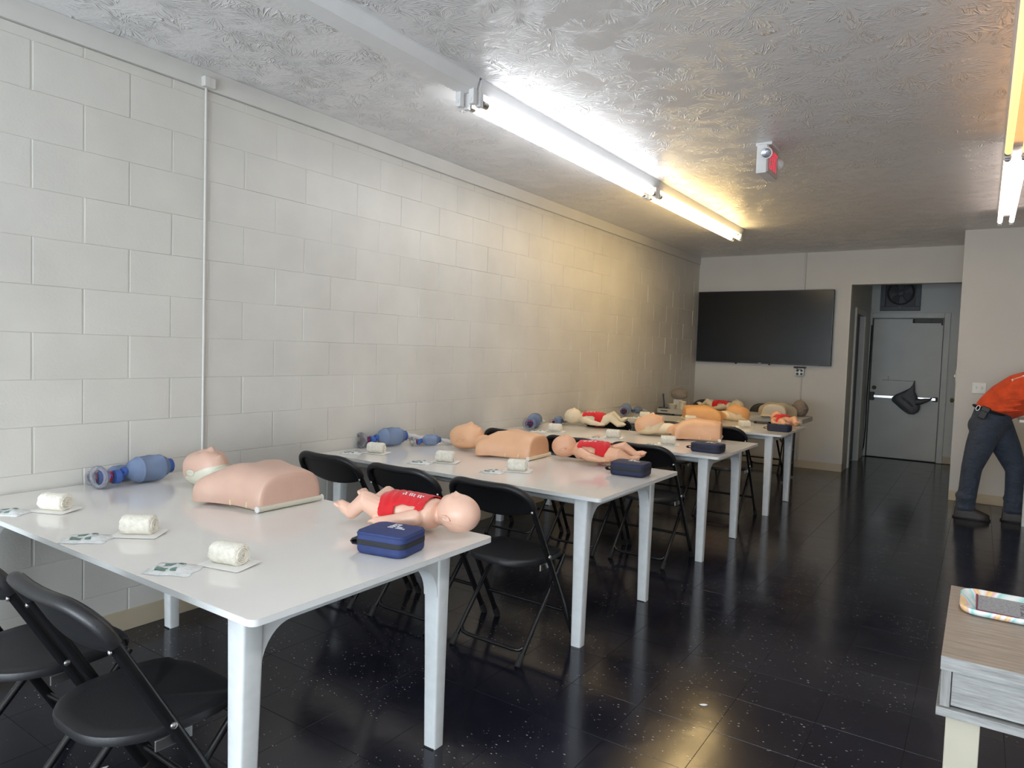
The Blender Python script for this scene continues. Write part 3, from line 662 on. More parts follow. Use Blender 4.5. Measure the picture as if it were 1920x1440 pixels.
#PART2
# ------------------------------------------------------------------ heads
def head_grid(a, b, c, infant=False, n=40, m=56):
    rows = []
    for i in range(n + 1):
        th = pi * (i + .02) / (n + .04); row = []
        for j in range(m):
            ph = 2 * pi * j / m
            dx, dy, dz = -cos(th), sin(th) * sin(ph), sin(th) * cos(ph)
            x, y, z = a * dx, b * dy, c * dz
            y *= 1 - (.16 if infant else .24) * max(0, dx) ** 2 - (0 if dz < .2 else .10 * max(0, dx) * dz)
            if dx < 0: y *= 1 + .06 * (-dx)
            if not infant:
                kk = (abs(dx) ** 2.5 + abs(dy) ** 2.5 + abs(dz) ** 2.5) ** (-1 / 2.5); x *= kk; z *= kk; y *= kk
            f = 0
            if dz > 0:
                w = min(1, dz * 2.2)
                if infant:
                    f = .010 * g(dx, .26, .09) * g(dy, 0, .17) + .004 * g(dx, .12, .1) * g(dy, 0, .1) - .009 * (g(dy, .34, .14) + g(dy, -.34, .14)) * g(dx, .1, .09) + .005 * (g(dy, .34, .10) + g(dy, -.34, .10)) * g(dx, .12, .05) + .006 * (g(dy, .45, .2) + g(dy, -.45, .2)) * g(dx, .38, .2) + .008 * g(dx, .46, .05) * g(dy, 0, .18) - .010 * g(dx, .53, .035) * g(dy, 0, .14) + .005 * g(dx, .60, .05) * g(dy, 0, .14) + .006 * g(dx, .8, .12) * g(dy, 0, .2)
                else:
                    f = .017 * g(dx, .37, .085) * g(dy, 0, .17) + .017 * g(dx, .22, .16) * g(dy, 0, .12) + .008 * g(dx, -.03, .09) * (g(dy, .25, .22) + g(dy, -.25, .22)) - .017 * (g(dy, .34, .16) + g(dy, -.34, .15)) * g(dx, .13, .09) + .006 * (g(dy, .34, .1) + g(dy, -.34, .1)) * g(dx, .14, .05) - .004 * g(dx, .48, .04) * g(dy, 0, .2) + .009 * g(dx, .57, .045) * g(dy, 0, .2) - .012 * g(dx, .63, .03) * g(dy, 0, .17) + .010 * g(dx, .69, .04) * g(dy, 0, .18) - .006 * g(dx, .77, .04) * g(dy, 0, .2) + .016 * g(dx, .86, .10) * g(dy, 0, .26) + .006 * g(dx, .4, .2) * (g(dy, .5, .15) + g(dy, -.5, .15))
                f *= w
            z += f
            row.append((x, y, z))
        rows.append(row)
    return rows
def split_grid(rows, cut, T):   # faces above / below a seam plane
    m = len(rows[0]); up, dn = MB(), MB()
    for part, side in ((up, 1), (dn, -1)):
        idx = {}; vs = []; fs = []
        def vid(i, j):
            if (i, j) not in idx:
                x, y, z = rows[i][j]; c = cut(x)
                idx[(i, j)] = len(vs); vs.append(T @ (Vector((x, y, max(z, c))) if side > 0 else Vector((x, y, z)) * (.985 if z > c else 1)))
            return idx[(i, j)]
        for i in range(len(rows) - 1):
            for j in range(m):
                q = [(i, j), (i, (j + 1) % m), (i + 1, (j + 1) % m), (i + 1, j)]
                if any((rows[a][b][2] - cut(rows[a][b][0])) * side > 0 for a, b in q): fs.append([vid(*p) for p in q])
        if side > 0: fs.append([vid(0, j) for j in range(m)][::-1]) if all((0, j) in idx for j in range(m)) else None
        part.add(vs, fs)
    return up, dn
def ear(mb, T, s):
    pts = [(-.004, 0, .028), (-.016, s * .006, .02), (-.02, s * .01, 0), (-.012, s * .009, -.02), (.002, s * .004, -.03), (.01, 0, -.022), (.012, 0, 0), (.008, 0, .018)]
    mb.rings([[T @ Vector((z, y * .35, -x)) for x, y, z in pts], [T @ Vector((z, y + s * .006, -x)) for x, y, z in pts], [T @ Vector((z * .55, y * .5 + s * .003, -x * .5)) for x, y, z in pts]])

# ------------------------------------------------------------------ adult training manikins
def make_manikin(skin_m, skull_m, narrow=1.0, hx=-.375, base=True, head=True, tilt=6, htop=1.0):
    t = thing('training_manikin', '', 'manikin')
    stations = [(.176, .135, .122), (.175, .148, .138), (.168, .154, .145), (.12, .158, .152), (.04, .168, .157), (-.03, .186, .160), (-.09, .208, .150), (-.125, .228, .132), (-.15, .232, .116), (-.166, .226, .108), (-.176, .17, .108), (-.195, .10, .105), (-.215, .074, .10), (-.25, .06, .095)]
    rr = []
    for x, w, h in stations:
        w *= narrow if x > -.1 else (narrow + 1) / 2 if narrow < 1 else narrow
        h *= htop
        pts = []
        for k in range(29):
            a = pi * k / 28; cy = cos(a); sy = sin(a); ex = .62 - .27 * g(x, -.16, .05); ez = .72 - .22 * g(x, -.16, .05); y = w * (1 if cy >= 0 else -1) * abs(cy) ** ex; z = h * sy ** ez
            z += .010 * g(x, -.06, .06) * (g(y, .085, .06) + g(y, -.085, .06)) * sy - .006 * g(y, 0, .03) * g(x, -.06, .07) * sy + .004 * g(x, .1, .05) * g(y, 0, .08)
            z0 = 0.012 if x > -.2 else .035
            pts.append((x, y, z0 + z * (h - z0) / h if z < h * 1.2 else z))
        rr.append(pts)
    MB().rings(rr[::-1]).obj('torso', skin_m, t, ang=50)
    if base:
        MB().tube([(.172, -.155 * narrow, .013), (.172, .155 * narrow, .013)], .0115, 14).box(-.10, .165, -.14 * narrow, .14 * narrow, .0005, .011, .002).obj('base_rail', 'skull_cream' if skull_m != 'skull_green' else 'skull_green', t, label='pale plastic base rail')
        m = MB()
        for y in (-.163 * narrow, .157 * narrow): m.lathe([(0, .0125), (.006, .0125)], 16, Matrix.Translation((.172, y, .0135)) @ Matrix.Rotation(pi / 2, 4, 'Z'))
        m.obj('rail_cap', 'print_white', t)
    for x in (.02, .105): MB().box(x - .004, x + .004, -(.178 if x < .1 else .163) * narrow - .002, -(.168 if x < .1 else .153) * narrow, .012, .034, .002).obj('clip', 'skull_cream', t)
    if head:
        hz = .087; T = Matrix.Translation((hx, 0, hz)) @ Matrix.Rotation(R(-tilt), 4, 'Y')
        up, dn = split_grid(head_grid(.122, .080, .080), (lambda x: -.018 + .28 * x) , T)
        up.obj('face', skin_m, t, ang=0); k = skull_m or skin_m
        dn.obj('skull', k, t, ang=0, label='pale plastic back of the head' if skull_m else None)
        for s in (-1, 1):
            e = MB(); ear(e, T @ Matrix.Translation((.0, s * .076, -.018)), s); e.obj('ear', k, t, ang=0)
        MB().rings([[(x, w * cos(2 * pi * q / 20), z + h * sin(2 * pi * q / 20)) for q in range(20)] for x, w, z, h in ((hx + .04, .055, .058, .045), (hx + .09, .052, .062, .046), (-.235, .056, .066, .046), (-.2, .06, .066, .04))]).obj('neck', k, t)
    return t
mk = make_manikin('skin_pink', 'skull_green', hx=-.425)
mk.location = (.862, -.275, TZ); tag(mk, 'pink manikin torso and head with pale green skull on the nearest table', 'manikin', 'training manikins on the tables')
mk = make_manikin('skin_peach', None, .86); mk.location = (.925, 1.545, TZ); mk.rotation_euler = (0, 0, R(3)); tag(mk, 'peach manikin torso with peach head on the second table', 'manikin', 'training manikins on the tables')
mk = make_manikin('skin_peach', 'skull_cream', .92, hx=-.40, tilt=10); mk.location = (1.48, 3.40, TZ); mk.rotation_euler = (0, 0, R(14)); tag(mk, 'peach manikin with cream skull and neck on the third table', 'manikin', 'training manikins on the tables')
mk = make_manikin('skin_tan', 'skull_cream', .92, hx=-.375); mk.location = (.955, 4.98, TZ); mk.rotation_euler = (0, 0, R(208)); tag(mk, 'tan manikin with head to the right on the fourth table', 'manikin', 'training manikins on the tables')

# ------------------------------------------------------------------ infant dolls
def tors(x):
    w = .068 + .010 * g(x, -.13, .05) + .012 * g(x, -.005, .05) - .004 * g(x, -.07, .03); h = .053 + .006 * g(x, -.06, .07)
    e = max(0, (x - .01) / .045); e2 = max(0, (-.165 - x) / .03); k = sqrt(max(.05, 1 - min(1, e) ** 2)) * sqrt(max(.05, 1 - min(1, e2) ** 2))
    return w * k, h * k, .058
def infant_mesh(legs, arms):
    m = MB(); rr = []
    for i in range(25):
        x = -.192 + .244 * i / 24; w, h, zc = tors(x); rr.append([(x, w * cos(a), zc + h * sin(a)) for a in [2 * pi * k / 24 for k in range(24)]])
    m.rings(rr); m.capsule([(-.235, 0, .06), (-.16, 0, .056)], [.034, .036])
    for l in legs:
        m.capsule(l[:3], [.048, .039, .026]); a = Vector(l[2]); tt = Vector(l[3]); d = (tt - a)
        m.capsule([a, a + d * .5, tt], [.024, .023, .019])
        side = Vector((0, 1, 0)) if abs(d.normalized().y) < .8 else Vector((1, 0, 0))
        for q in range(5): p = tt + side * (q - 2) * .0105; m.capsule([p, p + d.normalized() * (.019 - abs(q - 1) * .0012)], [.0082, .0072], 8)
    for l in arms:
        m.capsule(l[:3], [.029, .026, .019]); h0 = Vector(l[2]); h1 = Vector(l[3]); d = (h1 - h0).normalized()
        m.capsule([h0, h1], [.016, .015]); sd = Vector((-d.y, d.x, 0))
        for q in range(4):
            p = h1 + sd * (q - 1.5) * .0095; m.capsule([p, p + d * .014 + Vector((0, 0, .002)), p + d * (.026 - abs(q - 1.5) * .002) + Vector((0, 0, -.002))], [.0062, .0058, .005], 8)
        p = h0.lerp(h1, .6) + sd * (.015 if l[1][1] < 0 else -.015); m.capsule([p, p + d * .012 + sd * (.010 if l[1][1] < 0 else -.010)], [.0062, .0056], 8)
    return bake(m, .0036, 2, .45)
def make_infant(skin_m, legs, arms, print_side=1, head=True):
    t = thing('infant_manikin', '', 'infant doll')
    me = infant_mesh(legs, arms); me.materials.append(M[skin_m]); link('body', me, t)
    T = Matrix.Translation((-.262, 0, .074)) @ Matrix.Rotation(R(-6), 4, 'Y')
    up, dn = split_grid(head_grid(.080, .066, .068, True, 36, 48), lambda x: -.026 + .10 * x, T)
    up.obj('face', skin_m, t, ang=0); dn.obj('skull', skin_m, t, ang=0)
    for s in (-1, 1):
        e = MB(); ear(e, T @ Matrix.Translation((.012, s * .064, -.012)) @ Matrix.Scale(.72, 4), s); e.obj('ear', skin_m, t, ang=0)
    rg = [[T @ Vector(p) for p in ring] for ring in []]
    # red bib: strap panel over the chest and a full band at the hips
    def pt(x, a, k=1.0):
        w, h, zc = tors(x); ww, hh = w + .006, h + .006
        fold = .0022 * sin(x * 210 + a * 3) * (1 if x > -.045 else .25)
        return (x, (ww + fold) * sin(a), zc + (hh + fold) * cos(a))
    def sheet(xs, hw, n=28):
        return [[pt(x, -hw(x) + 2 * hw(x) * k / n) for k in range(n + 1)] for x in xs]
    chest = lambda x: R(40 + 26 * g(x, -.045, .03) + 18 * g(x, -.10, .03) + 26 * g(x, -.15, .022))
    m = MB().rings(sheet([-.160 + .118 * i / 22 for i in range(23)], chest), False, False, False)
    o = m.obj('bib', 'red_cloth', t, ang=0); so = o.modifiers.new('thick', 'SOLIDIFY'); so.thickness = .003; so.offset = 1
    def band(xs):
        return [[pt(x, 2 * pi * k / 40) for k in range(40)] for x in xs]
    m = MB().rings(band([-.046 + .078 * i / 14 for i in range(15)]), False, False, True)
    o = m.obj('diaper_band', 'red_cloth', t, ang=0); so = o.modifiers.new('thick', 'SOLIDIFY'); so.thickness = .003; so.offset = 1
    # shoulder straps to the back
    for s in (-1, 1):
        m = MB().rings([[pt(x + .02 * (k / 12) * s * s, s * R(38 + 92 * k / 12)) for k in range(13)] for x in (-.156, -.150, -.143, -.136)], False, False, False)
        o = m.obj('strap', 'red_cloth', t, ang=0); so = o.modifiers.new('thick', 'SOLIDIFY'); so.thickness = .003; so.offset = 1
    m = MB()
    for row in range(2):
        for q in range(9):
            x = -.135 + .009 * q + row * .006; w = .0055
            if (q + row) % 4 == 3: continue
            for dd in (0, .004):
                a0 = .22 + row * .13 - .02 * (q - 4) ** 2 * .05 + dd * 10; a1 = a0 + .06
                ps = [pt(x, a0 * print_side), pt(x + w * (.4 if dd else 1), a0 * print_side), pt(x + w * (.4 if dd else 1), a1 * print_side), pt(x, a1 * print_side)]
                vs = []
                for lift in (.0032, .0042): vs += [(p[0], p[1] * (1 + lift / .07), p[2] + lift) for p in ps]
                m.add(vs, [(0, 1, 2, 3), (4, 7, 6, 5), (0, 4, 5, 1), (1, 5, 6, 2), (2, 6, 7, 3), (3, 7, 4, 0)])
    m.obj('print', 'print_white', t, smooth=False, label='small white print on the bib')
    return t
LEGS_A = [[(.02, -.038, .048), (.085, -.075, .078), (.150, -.060, .034), (.185, -.060, .075)], [(.02, .038, .048), (.08, .08, .09), (.13, .085, .04), (.172, .088, .062)]]
ARMS_A = [[(-.135, -.075, .056), (-.075, -.100, .036), (-.01, -.096, .026), (.02, -.09, .024)], [(-.135, .075, .056), (-.07, .102, .038), (-.01, .096, .028), (.02, .09, .024)]]
LEGS_B = [[(.02, -.038, .048), (.095, -.065, .055), (.165, -.055, .026), (.20, -.050, .045)], [(.02, .038, .048), (.10, .070, .085), (.17, .06, .045), (.212, .062, .06)]]
LEGS_C = [[(.02, -.038, .048), (.10, -.055, .085), (.16, -.05, .03), (.205, -.045, .03)], [(.02, .038, .048), (.105, .05, .10), (.165, .045, .045), (.21, .05, .07)]]
inf = make_infant('infant_pink', LEGS_A, ARMS_A, 1); inf.location = (1.575, -.228, TZ + .014); inf.rotation_euler = (0, 0, R(188)); inf.scale = (1.04, 1, 1)
tag(inf, 'pink infant doll in red bib, head at the nearest table corner', 'infant doll', 'infant dolls in red bibs')
inf2 = make_infant('infant_tan', LEGS_B, ARMS_A, -1); inf2.location = (1.50, 1.67, TZ + .014); inf2.rotation_euler = (0, 0, R(12))
tag(inf2, 'pink infant doll in red bib on the second table beside navy pouch', 'infant doll', 'infant dolls in red bibs')
inf3 = make_infant('infant_pale', LEGS_C, ARMS_A, -1); inf3.location = (.545, 3.50, TZ + .014); inf3.rotation_euler = (0, 0, R(16))
tag(inf3, 'pale cream infant doll in red bib on the third table', 'infant doll', 'infant dolls in red bibs')
inf4 = dup(inf2, (1.80, 4.945, TZ + .014), R(-58), 'infant doll in red bib behind navy pouch on the fourth table', 'infant dolls in red bibs', (.88, .88, .92))

# ------------------------------------------------------------------ navy zip pouches
def make_pouch(mt):
    t = thing('zip_pouch', '', 'pouch'); hx, hy = .1, .08
    def ring(s, z, r=.032): return [(x * s, y * s, z) for x, y in rrect(-hx, hx, -hy, hy, r, 6)]
    MB().rings([ring(.93, .0), ring(.985, .006), ring(1, .014), ring(1, .029)]).obj('lower_shell', mt, t, ang=60)
    MB().rings([ring(1.004, .0295), ring(1.012, .032), ring(1.012, .044), ring(1.004, .0465)]).obj('zipper', 'black_web', t)
    MB().rings([ring(1, .047), ring(1.003, .058), ring(.995, .066), ring(.97, .070), ring(.955, .0685), ring(.93, .0705), ring(.6, .0735), ring(.1, .0745)]).obj('lid', mt, t, ang=30)
    MB().tube([ring(.999, .063)[k] for k in range(28)] + [ring(.999, .063)[0]], .0022, 6).obj('piping', mt, t)
    MB().rings([[(-.098, y, z), (-.124, y, z + .000), (-.134, y, z + .010), (-.126, y, z + .020), (-.098, y, z + .024), (-.098, y, z + .020), (-.122, y, z + .016), (-.129, y, z + .010), (-.121, y, z + .004), (-.098, y, z + .004)] for y, z in ((-.055, .018), (-.02, .018))]).obj('strap', 'black_web', t)
    m = MB().box(-.016, .012, .026, .052, .0735, .0748)
    lg = m.obj('emblem', 'print_white', t, smooth=False, label='white square emblem')
    k = MB()
    k.add([(x, y, .0752) for x, y in ((-.010, .032), (-.004, .046), (.002, .040), (.008, .047), (.005, .032), (-.002, .036))], [(0, 1, 2, 3, 4, 5)])
    k.box(-.010, .006, .030, .0315, .0745, .0752).obj('emblem_mark', mt, lg, smooth=False)
    m = MB()
    for r_, (n, y) in enumerate(((7, .014), (9, .001))):
        for q in range(n):
            if q == 3: continue
            x = -.018 + q * .0078; m.box(x, x + .0055, y, y + .007, .0738, .0752); 
    m.obj('small_print', 'print_white', t, smooth=False, label='two short rows of tiny white print')
    return t
pc = make_pouch('navy'); pc.location = (1.775, -.455, TZ); pc.rotation_euler = (0, 0, R(11)); pc.scale = (.93, 1.0, 1.0)
tag(pc, 'blue navy zip pouch with white emblem at the nearest table corner', 'pouch', 'navy zip pouches')
pn = make_pouch('navy_dark'); pn.location = (1.765, 1.455, TZ); pn.rotation_euler = (0, 0, R(4)); tag(pn, 'dark navy zip pouch on the second table near the aisle', 'pouch', 'navy zip pouches')
dup(pn, (1.785, 2.715, TZ), R(-3), 'dark navy zip pouch on the third table below the peach torso', 'navy zip pouches', (1.06, 1, .84))
dup(pn, (1.83, 4.61, TZ), R(0), 'dark navy zip pouch on the fourth table near the aisle corner', 'navy zip pouches', (1, .95, .84))

# ------------------------------------------------------------------ bag valve masks
def make_bvm(reservoir):
    t = thing('bag_valve_mask', '', 'resuscitator'); zc = .0635
    def L(prof, n=28, dz=0): return MB().lathe(prof, n, Matrix.Translation((0, 0, zc + dz)))
    L([(-.112, .020), (-.106, .024), (-.10, .034), (-.088, .047), (-.066, .057), (-.06, .058), (-.058, .0605), (-.054, .0605), (-.052, .059), (0, .0625), (.045, .058), (.047, .0595), (.051, .0585), (.053, .055), (.075, .045), (.085, .034), (.09, .026)], 40).obj('bag', 'blue_clear', t, ang=75)
    L([(.066, .036), (.09, .035), (.093, .031), (.097, .034), (.101, .030), (.105, .033), (.109, .028), (.112, .02)]).obj('intake_valve', 'blue_solid', t)
    L([(-.135, .017), (-.128, .018), (-.126, .022), (-.120, .022), (-.118, .018), (-.106, .019)], 18).obj('neck', 'blue_solid', t)
    T = Matrix.Translation((-.152, 0, zc - .018))
    MB().lathe([(-.022, .020), (-.02, .030), (-.008, .032), (.004, .032), (.01, .026), (.018, .020), (.02, .008)], 24, T).box(-.158, -.13, -.012, .012, zc - .02, zc + .008, .003).obj('patient_valve', 'blue_solid', t)
    T = Matrix.Translation((-.21, .01, .052)) @ Matrix.Rotation(R(8), 4, 'Z')
    ring = []
    for k in range(28):
        a = 2 * pi * k / 28; ring.append((T @ Vector((-.022, (.045 + .004 * cos(a)) * sin(a), .043 * cos(a)))))
    MB().tube(ring + [ring[0]], .0095, 10).obj('mask_cushion', 'clear_rim', t)
    rr = []
    for x, s in ((-.018, 1), (-.005, .92), (.012, .7), (.024, .42), (.028, .32), (.04, .30)): rr.append([T @ Vector((x, .040 * s * sin(2 * pi * k / 24), .042 * s * cos(2 * pi * k / 24))) for k in range(24)])
    MB().rings(rr, False, False).obj('mask_dome', 'clear', t)
    m = MB(); rg = [T @ Vector((.030, .017 * sin(2 * pi * k / 20), .017 * cos(2 * pi * k / 20))) for k in range(21)]; m.tube(rg, .0032, 8)
    for k in range(4):
        a = k * pi / 2 + .7; m.tube([T @ Vector((.030, .017 * sin(a), .017 * cos(a))), T @ Vector((.027, .027 * sin(a), .027 * cos(a))), T @ Vector((.020, .031 * sin(a), .031 * cos(a)))], .0032, 6)
    m.obj('harness_ring', 'red_plastic', t)
    MB().lathe([(.026, .012), (.045, .0125), (.047, .016), (.058, .016)], 16, T).obj('connector', 'blue_solid', t)
    if reservoir:
        rr = []
        for i in range(13):
            u = i / 12; x = .112 + .17 * u; w = .016 + .036 * sin(min(1, u * 1.5) * pi / 2) - .012 * max(0, u - .8) * 5; h = .012 + .020 * sin(min(1, u * 1.8) * pi / 2) * (1 - .5 * u) - .012 * max(0, u - .85) * 5
            z = zc - (zc - .03) * min(1, u * 1.4)
            rr.append([(x, w * cos(a) * (1 + .08 * sin(7 * a + 9 * u)), z + h * sin(a) * (1 + .14 * sin(5 * a + 14 * u))) for a in [2 * pi * k / 22 for k in range(22)]])
        MB().rings(rr).obj('reservoir', 'milky', t, ang=0, label='milky white reservoir bag')
    return t
bv = make_bvm(False); GB = 'blue bag valve masks'
bv.location = (.15, -.385, TZ); bv.rotation_euler = (0, 0, R(94)); tag(bv, 'large blue resuscitator bag with clear mask on the nearest table', 'resuscitator', GB)
bw = make_bvm(True); bw.location = (.095, 1.29, TZ); bw.rotation_euler = (0, 0, R(76)); tag(bw, 'large blue resuscitator with milky reservoir on the second table', 'resuscitator', GB)
q = dup(bw, (.044, -.46, TZ), R(90), 'small blue resuscitator behind the large one on the nearest table', GB, (.6, .6, .6))
q = dup(bw, (.262, 1.50, TZ), R(62), 'small blue resuscitator beside the peach manikin head, second table', GB, (.6, .6, .6))
q = dup(bw, (.14, 3.02, TZ), R(112), 'large blue resuscitator end-on by the wall, third table', GB)
q = dup(bw, (.16, 3.40, TZ), R(100), 'small blue resuscitator beside the pale infant, third table', GB, (.62, .62, .62))
q = dup(bv, (.14, 4.90, TZ), R(110), 'large blue resuscitator on the fourth table by the wall', GB)
q = dup(bw, (.15, 5.20, TZ), R(80), 'small blue resuscitator behind the large one, fourth table', GB, (.6, .6, .6))

# ------------------------------------------------------------------ gauze rolls and dressing packets
def make_roll():
    t = thing('gauze_roll', '', 'gauze')
    rr = []
    for x, s in ((-.054, .25), (-.053, .75), (-.050, .93), (-.045, 1), (-.02, 1.01), (.02, .99), (.045, 1), (.050, .93), (.053, .72), (.05, .3)):
        rr.append([(x + .0015 * sin(9 * a), .036 * s * (1 if cos(a) >= 0 else -1) * abs(cos(a)) ** .88 * (1 + .03 * sin(5 * a + x * 60)), .0345 + .0325 * s * (1 if sin(a) >= 0 else -1) * abs(sin(a)) ** .9 * (1 + .03 * sin(4 * a + x * 70))) for a in [2 * pi * k / 26 for k in range(26)]])
    MB().rings(rr).obj('roll', 'gauze', t, ang=60)
    sp = [(.0535 + .0008 * k / 60, (.004 + .024 * k / 60) * cos(k * .42), .0345 + (.004 + .022 * k / 60) * sin(k * .42)) for k in range(61)]
    MB().tube(sp, .0022, 5).obj('spiral_end', 'gauze', t)
    vs = [(x, y, .0006 + .0025 * (abs(x) > .06) * (1 + sin(40 * y)) + .0008) for x, y in rrect(-.075, .082, -.055, .052, .006, 2)]
    MB().rings([[(x, y, z - .0008) for x, y, z in vs], vs]).obj('paper_backing', 'paper', t)
    return t
def make_packet():
    t = thing('dressing_packet', '', 'packet')
    n, m_ = 11, 9; top = []; 
    def hz(u, v): return .0012 + .010 * max(0, (1 - abs(u) ** 2.2) * (1 - abs(v) ** 2.2)) * (1 + .35 * sin(5 * u + 3 * v) + .25 * sin(9 * v - 4 * u))
    vs = []; fs = []
    for s in (0, 1):
        for i in range(n):
            for j in range(m_):
                u = -1 + 2 * i / (n - 1); v = -1 + 2 * j / (m_ - 1)
                vs.append((.070 * u + .004 * sin(6 * v), .052 * v + .003 * sin(5 * u), hz(u, v) if s else .0004))
    N = n * m_
    for i in range(n - 1):
        for j in range(m_ - 1):
            a = i * m_ + j; q = (a, a + 1, a + m_ + 1, a + m_); fs.append(q[::-1]); fs.append(tuple(x + N for x in q))
    per = [i * m_ for i in range(n)] + [(n - 1) * m_ + j for j in range(1, m_)] + [i * m_ + m_ - 1 for i in range(n - 2, -1, -1)] + [j for j in range(m_ - 2, 0, -1)]
    for a, b in zip(per, per[1:] + per[:1]): fs.append((a, b, b + N, a + N))
    MB().add(vs, fs).obj('pouch', 'packet', t, ang=0)
    for (u0, u1, v0, v1) in ((-.6, -.1, .1, .6), (-.6, -.1, -.65, -.15), (.05, .3, .15, .55), (.05, .3, -.6, -.2)):
        vv = []
        for lift in (.0004, .0011):
            for i in range(4):
                for j in range(4):
                    u = u0 + (u1 - u0) * i / 3; v = v0 + (v1 - v0) * j / 3; vv.append((.070 * u + .004 * sin(6 * v), .052 * v + .003 * sin(5 * u), hz(u, v) + lift))
        ff = []
        for i in range(3):
            for j in range(3): a = i * 4 + j; ff += [(a + 16, a + 20, a + 21, a + 17)]
        MB().add(vv, ff).obj('label_print', 'label_green', t, smooth=False)
    return t
gr = make_roll(); pk = make_packet(); firstg = True
PAIRS = [(.40, -.965, 60, 'nearest table, by the left picture edge', 0), (.965, -.94, 66, 'nearest table, middle one of three', 1), (1.475, -.935, 62, 'nearest table, by the white front corner', 2),
         (.205, .935, 52, 'second table, close to the block wall', 3), (.735, .975, 58, 'second table, middle one of three', 4), (1.21, 1.03, 60, 'second table, below the peach torso', 5),
         (.38, 2.84, 55, 'third table, close to the block wall', 6), (.925, 2.83, 58, 'third table, in front of the pale infant', 7), (1.40, 2.79, 60, 'third table, left of the navy pouch', 8),
         (.40, 4.66, 50, 'fourth table, close to the wall', 9), (.90, 4.66, 58, 'fourth table, in front of the tan torso', 10), (1.46, 4.60, 62, 'fourth table, left of the navy pouch', 11)]
pr = random.Random(5)
for x, y, a, lab, k in PAIRS:
    d = Vector((cos(R(a)), sin(R(a)), 0)); c = Vector((x, y, TZ))
    A = c + d * .070; B = c - d * .080
    o, p = (gr, pk) if firstg else (dup(gr, (0, 0, 0)), dup(pk, (0, 0, 0))); firstg = False
    o.location = A; o.rotation_euler = (0, 0, R(a - 62 + 22 + pr.uniform(-10, 10)))
    tag(o, 'white gauze roll on paper backing, ' + lab, 'gauze', 'gauze rolls set out on the tables')
    p.location = B + Vector((0, 0, 0)); p.rotation_euler = (0, 0, R(a - 62 + 30 + pr.uniform(-14, 14))); s = pr.uniform(.92, 1.02); p.scale = (s, s, s)
    tag(p, 'clear plastic dressing packet with green print, ' + lab, 'packet', 'dressing packets beside the gauze rolls')

# ------------------------------------------------------------------ folding table by the back wall and what lies on it
t = thing('folding_table', 'grey white plastic folding table against the block wall by the television', 'table', (0, 6.05, 0))
pl = rrect(.02, 1.74, 0, .6, .03, 4)
MB().rings([[(x, y, z) for x, y in pl] for z in (.69, .696, .738, .744)]).obj('table_top', 'hdpe', t)
MB().box(.08, .17, -.004, .0, .715, .726, .002).obj('handle_slot', 'dark_slot', t)
for x in (.22, 1.55):
    for y in (.07, .53):
        MB().tube([(x, y, .688), (x, y, .02)], .014, 10).obj('leg', 'black_steel', t)
    MB().tube([(x, .07, .18), (x, .53, .18)], .010, 8).obj('leg_bar', 'black_steel', t)
    s = -1 if x > 1 else 1
    MB().tube([(x, .3, .34), (x + s * .10, .3, .47), (x + s * .18, .3, .60), (x + s * .26, .3, .688)], .011, 8).tube([(x, .07, .34), (x, .53, .34)], .010, 8).obj('leg_brace', 'black_steel', t)
FZ = .7448
t = thing('tablet_stand', 'slim black and silver upright stand on the folding table end', 'stand', (.075, 6.13, FZ), R(20))
MB().rings([[(x, y, z) for x, y in rrect(-.05, .06, -.05, .05, .015, 3)] for z in (0, .012)]).obj('base', 'bezel', t)
MB().rings([[(.02 - .02 * u + a, b, .012 + .17 * u) for a, b in ((-.012, -.03), (.012, -.03), (.012, .03), (-.012, .03))] for u in (0, .5, 1)]).obj('upright', 'screen_black', t)
MB().tube([(.036, -.03, .012), (.014, -.032, .182)], .006, 8).obj('bright_edge', 'steel', t, label='shiny silver edge')
t = thing('white_bowl', 'white round bowl in front of a white box on folding table', 'bowl', (.20, 6.12, FZ))
MB().lathe([(0, .028), (.004, .03), (.03, .048), (.058, .056), (.062, .054), (.058, .051), (.02, .03), (.012, .01)], 24, Matrix.Rotation(-pi / 2, 4, 'Y')).obj('bowl', 'ceramic', t)
t = thing('white_carton', 'small white carton behind the bowl on the folding table', 'box', (.235, 6.25, FZ))
MB().box(-.055, .055, -.04, .04, 0, .115, .003).obj('carton', 'paper_box', t); MB().box(-.055, .055, -.002, .002, .1152, .1158).obj('tape', 'print_white', t)
t = thing('cream_jar', 'cream coloured squat jar on the folding table', 'jar', (.335, 6.12, FZ))
MB().lathe([(0, .042), (.004, .046), (.07, .048), (.08, .044), (.088, .04)], 24, Matrix.Rotation(-pi / 2, 4, 'Y')).obj('jar', 'ceramic', t); MB().lathe([(.088, .043), (.102, .043), (.105, .038)], 24, Matrix.Rotation(-pi / 2, 4, 'Y')).obj('lid', 'skull_cream', t)
t = thing('clear_bag', 'crumpled clear bag with brown packing on top of the white carton', 'bag', (.235, 6.25, FZ + .116))
m = MB(); rr = []
for i in range(11):
    u = i / 10; w = .092 * sqrt(max(.03, 1 - (1.9 * u - .95) ** 2)) + .008
    rr.append([(w * 1.05 * cos(a) * (1 + .1 * sin(4 * a + 8 * u)), w * .75 * sin(a) * (1 + .1 * sin(5 * a + 6 * u)), .13 * u) for a in [2 * pi * k / 20 for k in range(20)]])
m.rings(rr).obj('bag', 'tinted', t, ang=0)
MB().ellipsoid((.02, 0, .065), (.055, .038, .045), 16, 10).obj('packing', 'brown_pack', t, ang=0)
dup(inf3, (.72, 6.24, FZ + .017), R(170), 'pale infant doll on the folding table behind the tan torso', 'infant dolls in red bibs')
mk5 = make_manikin('skin_pale', 'skull_cream', .86, head=False); mk5.location = (1.42, 6.20, FZ); mk5.rotation_euler = (0, 0, R(-84))
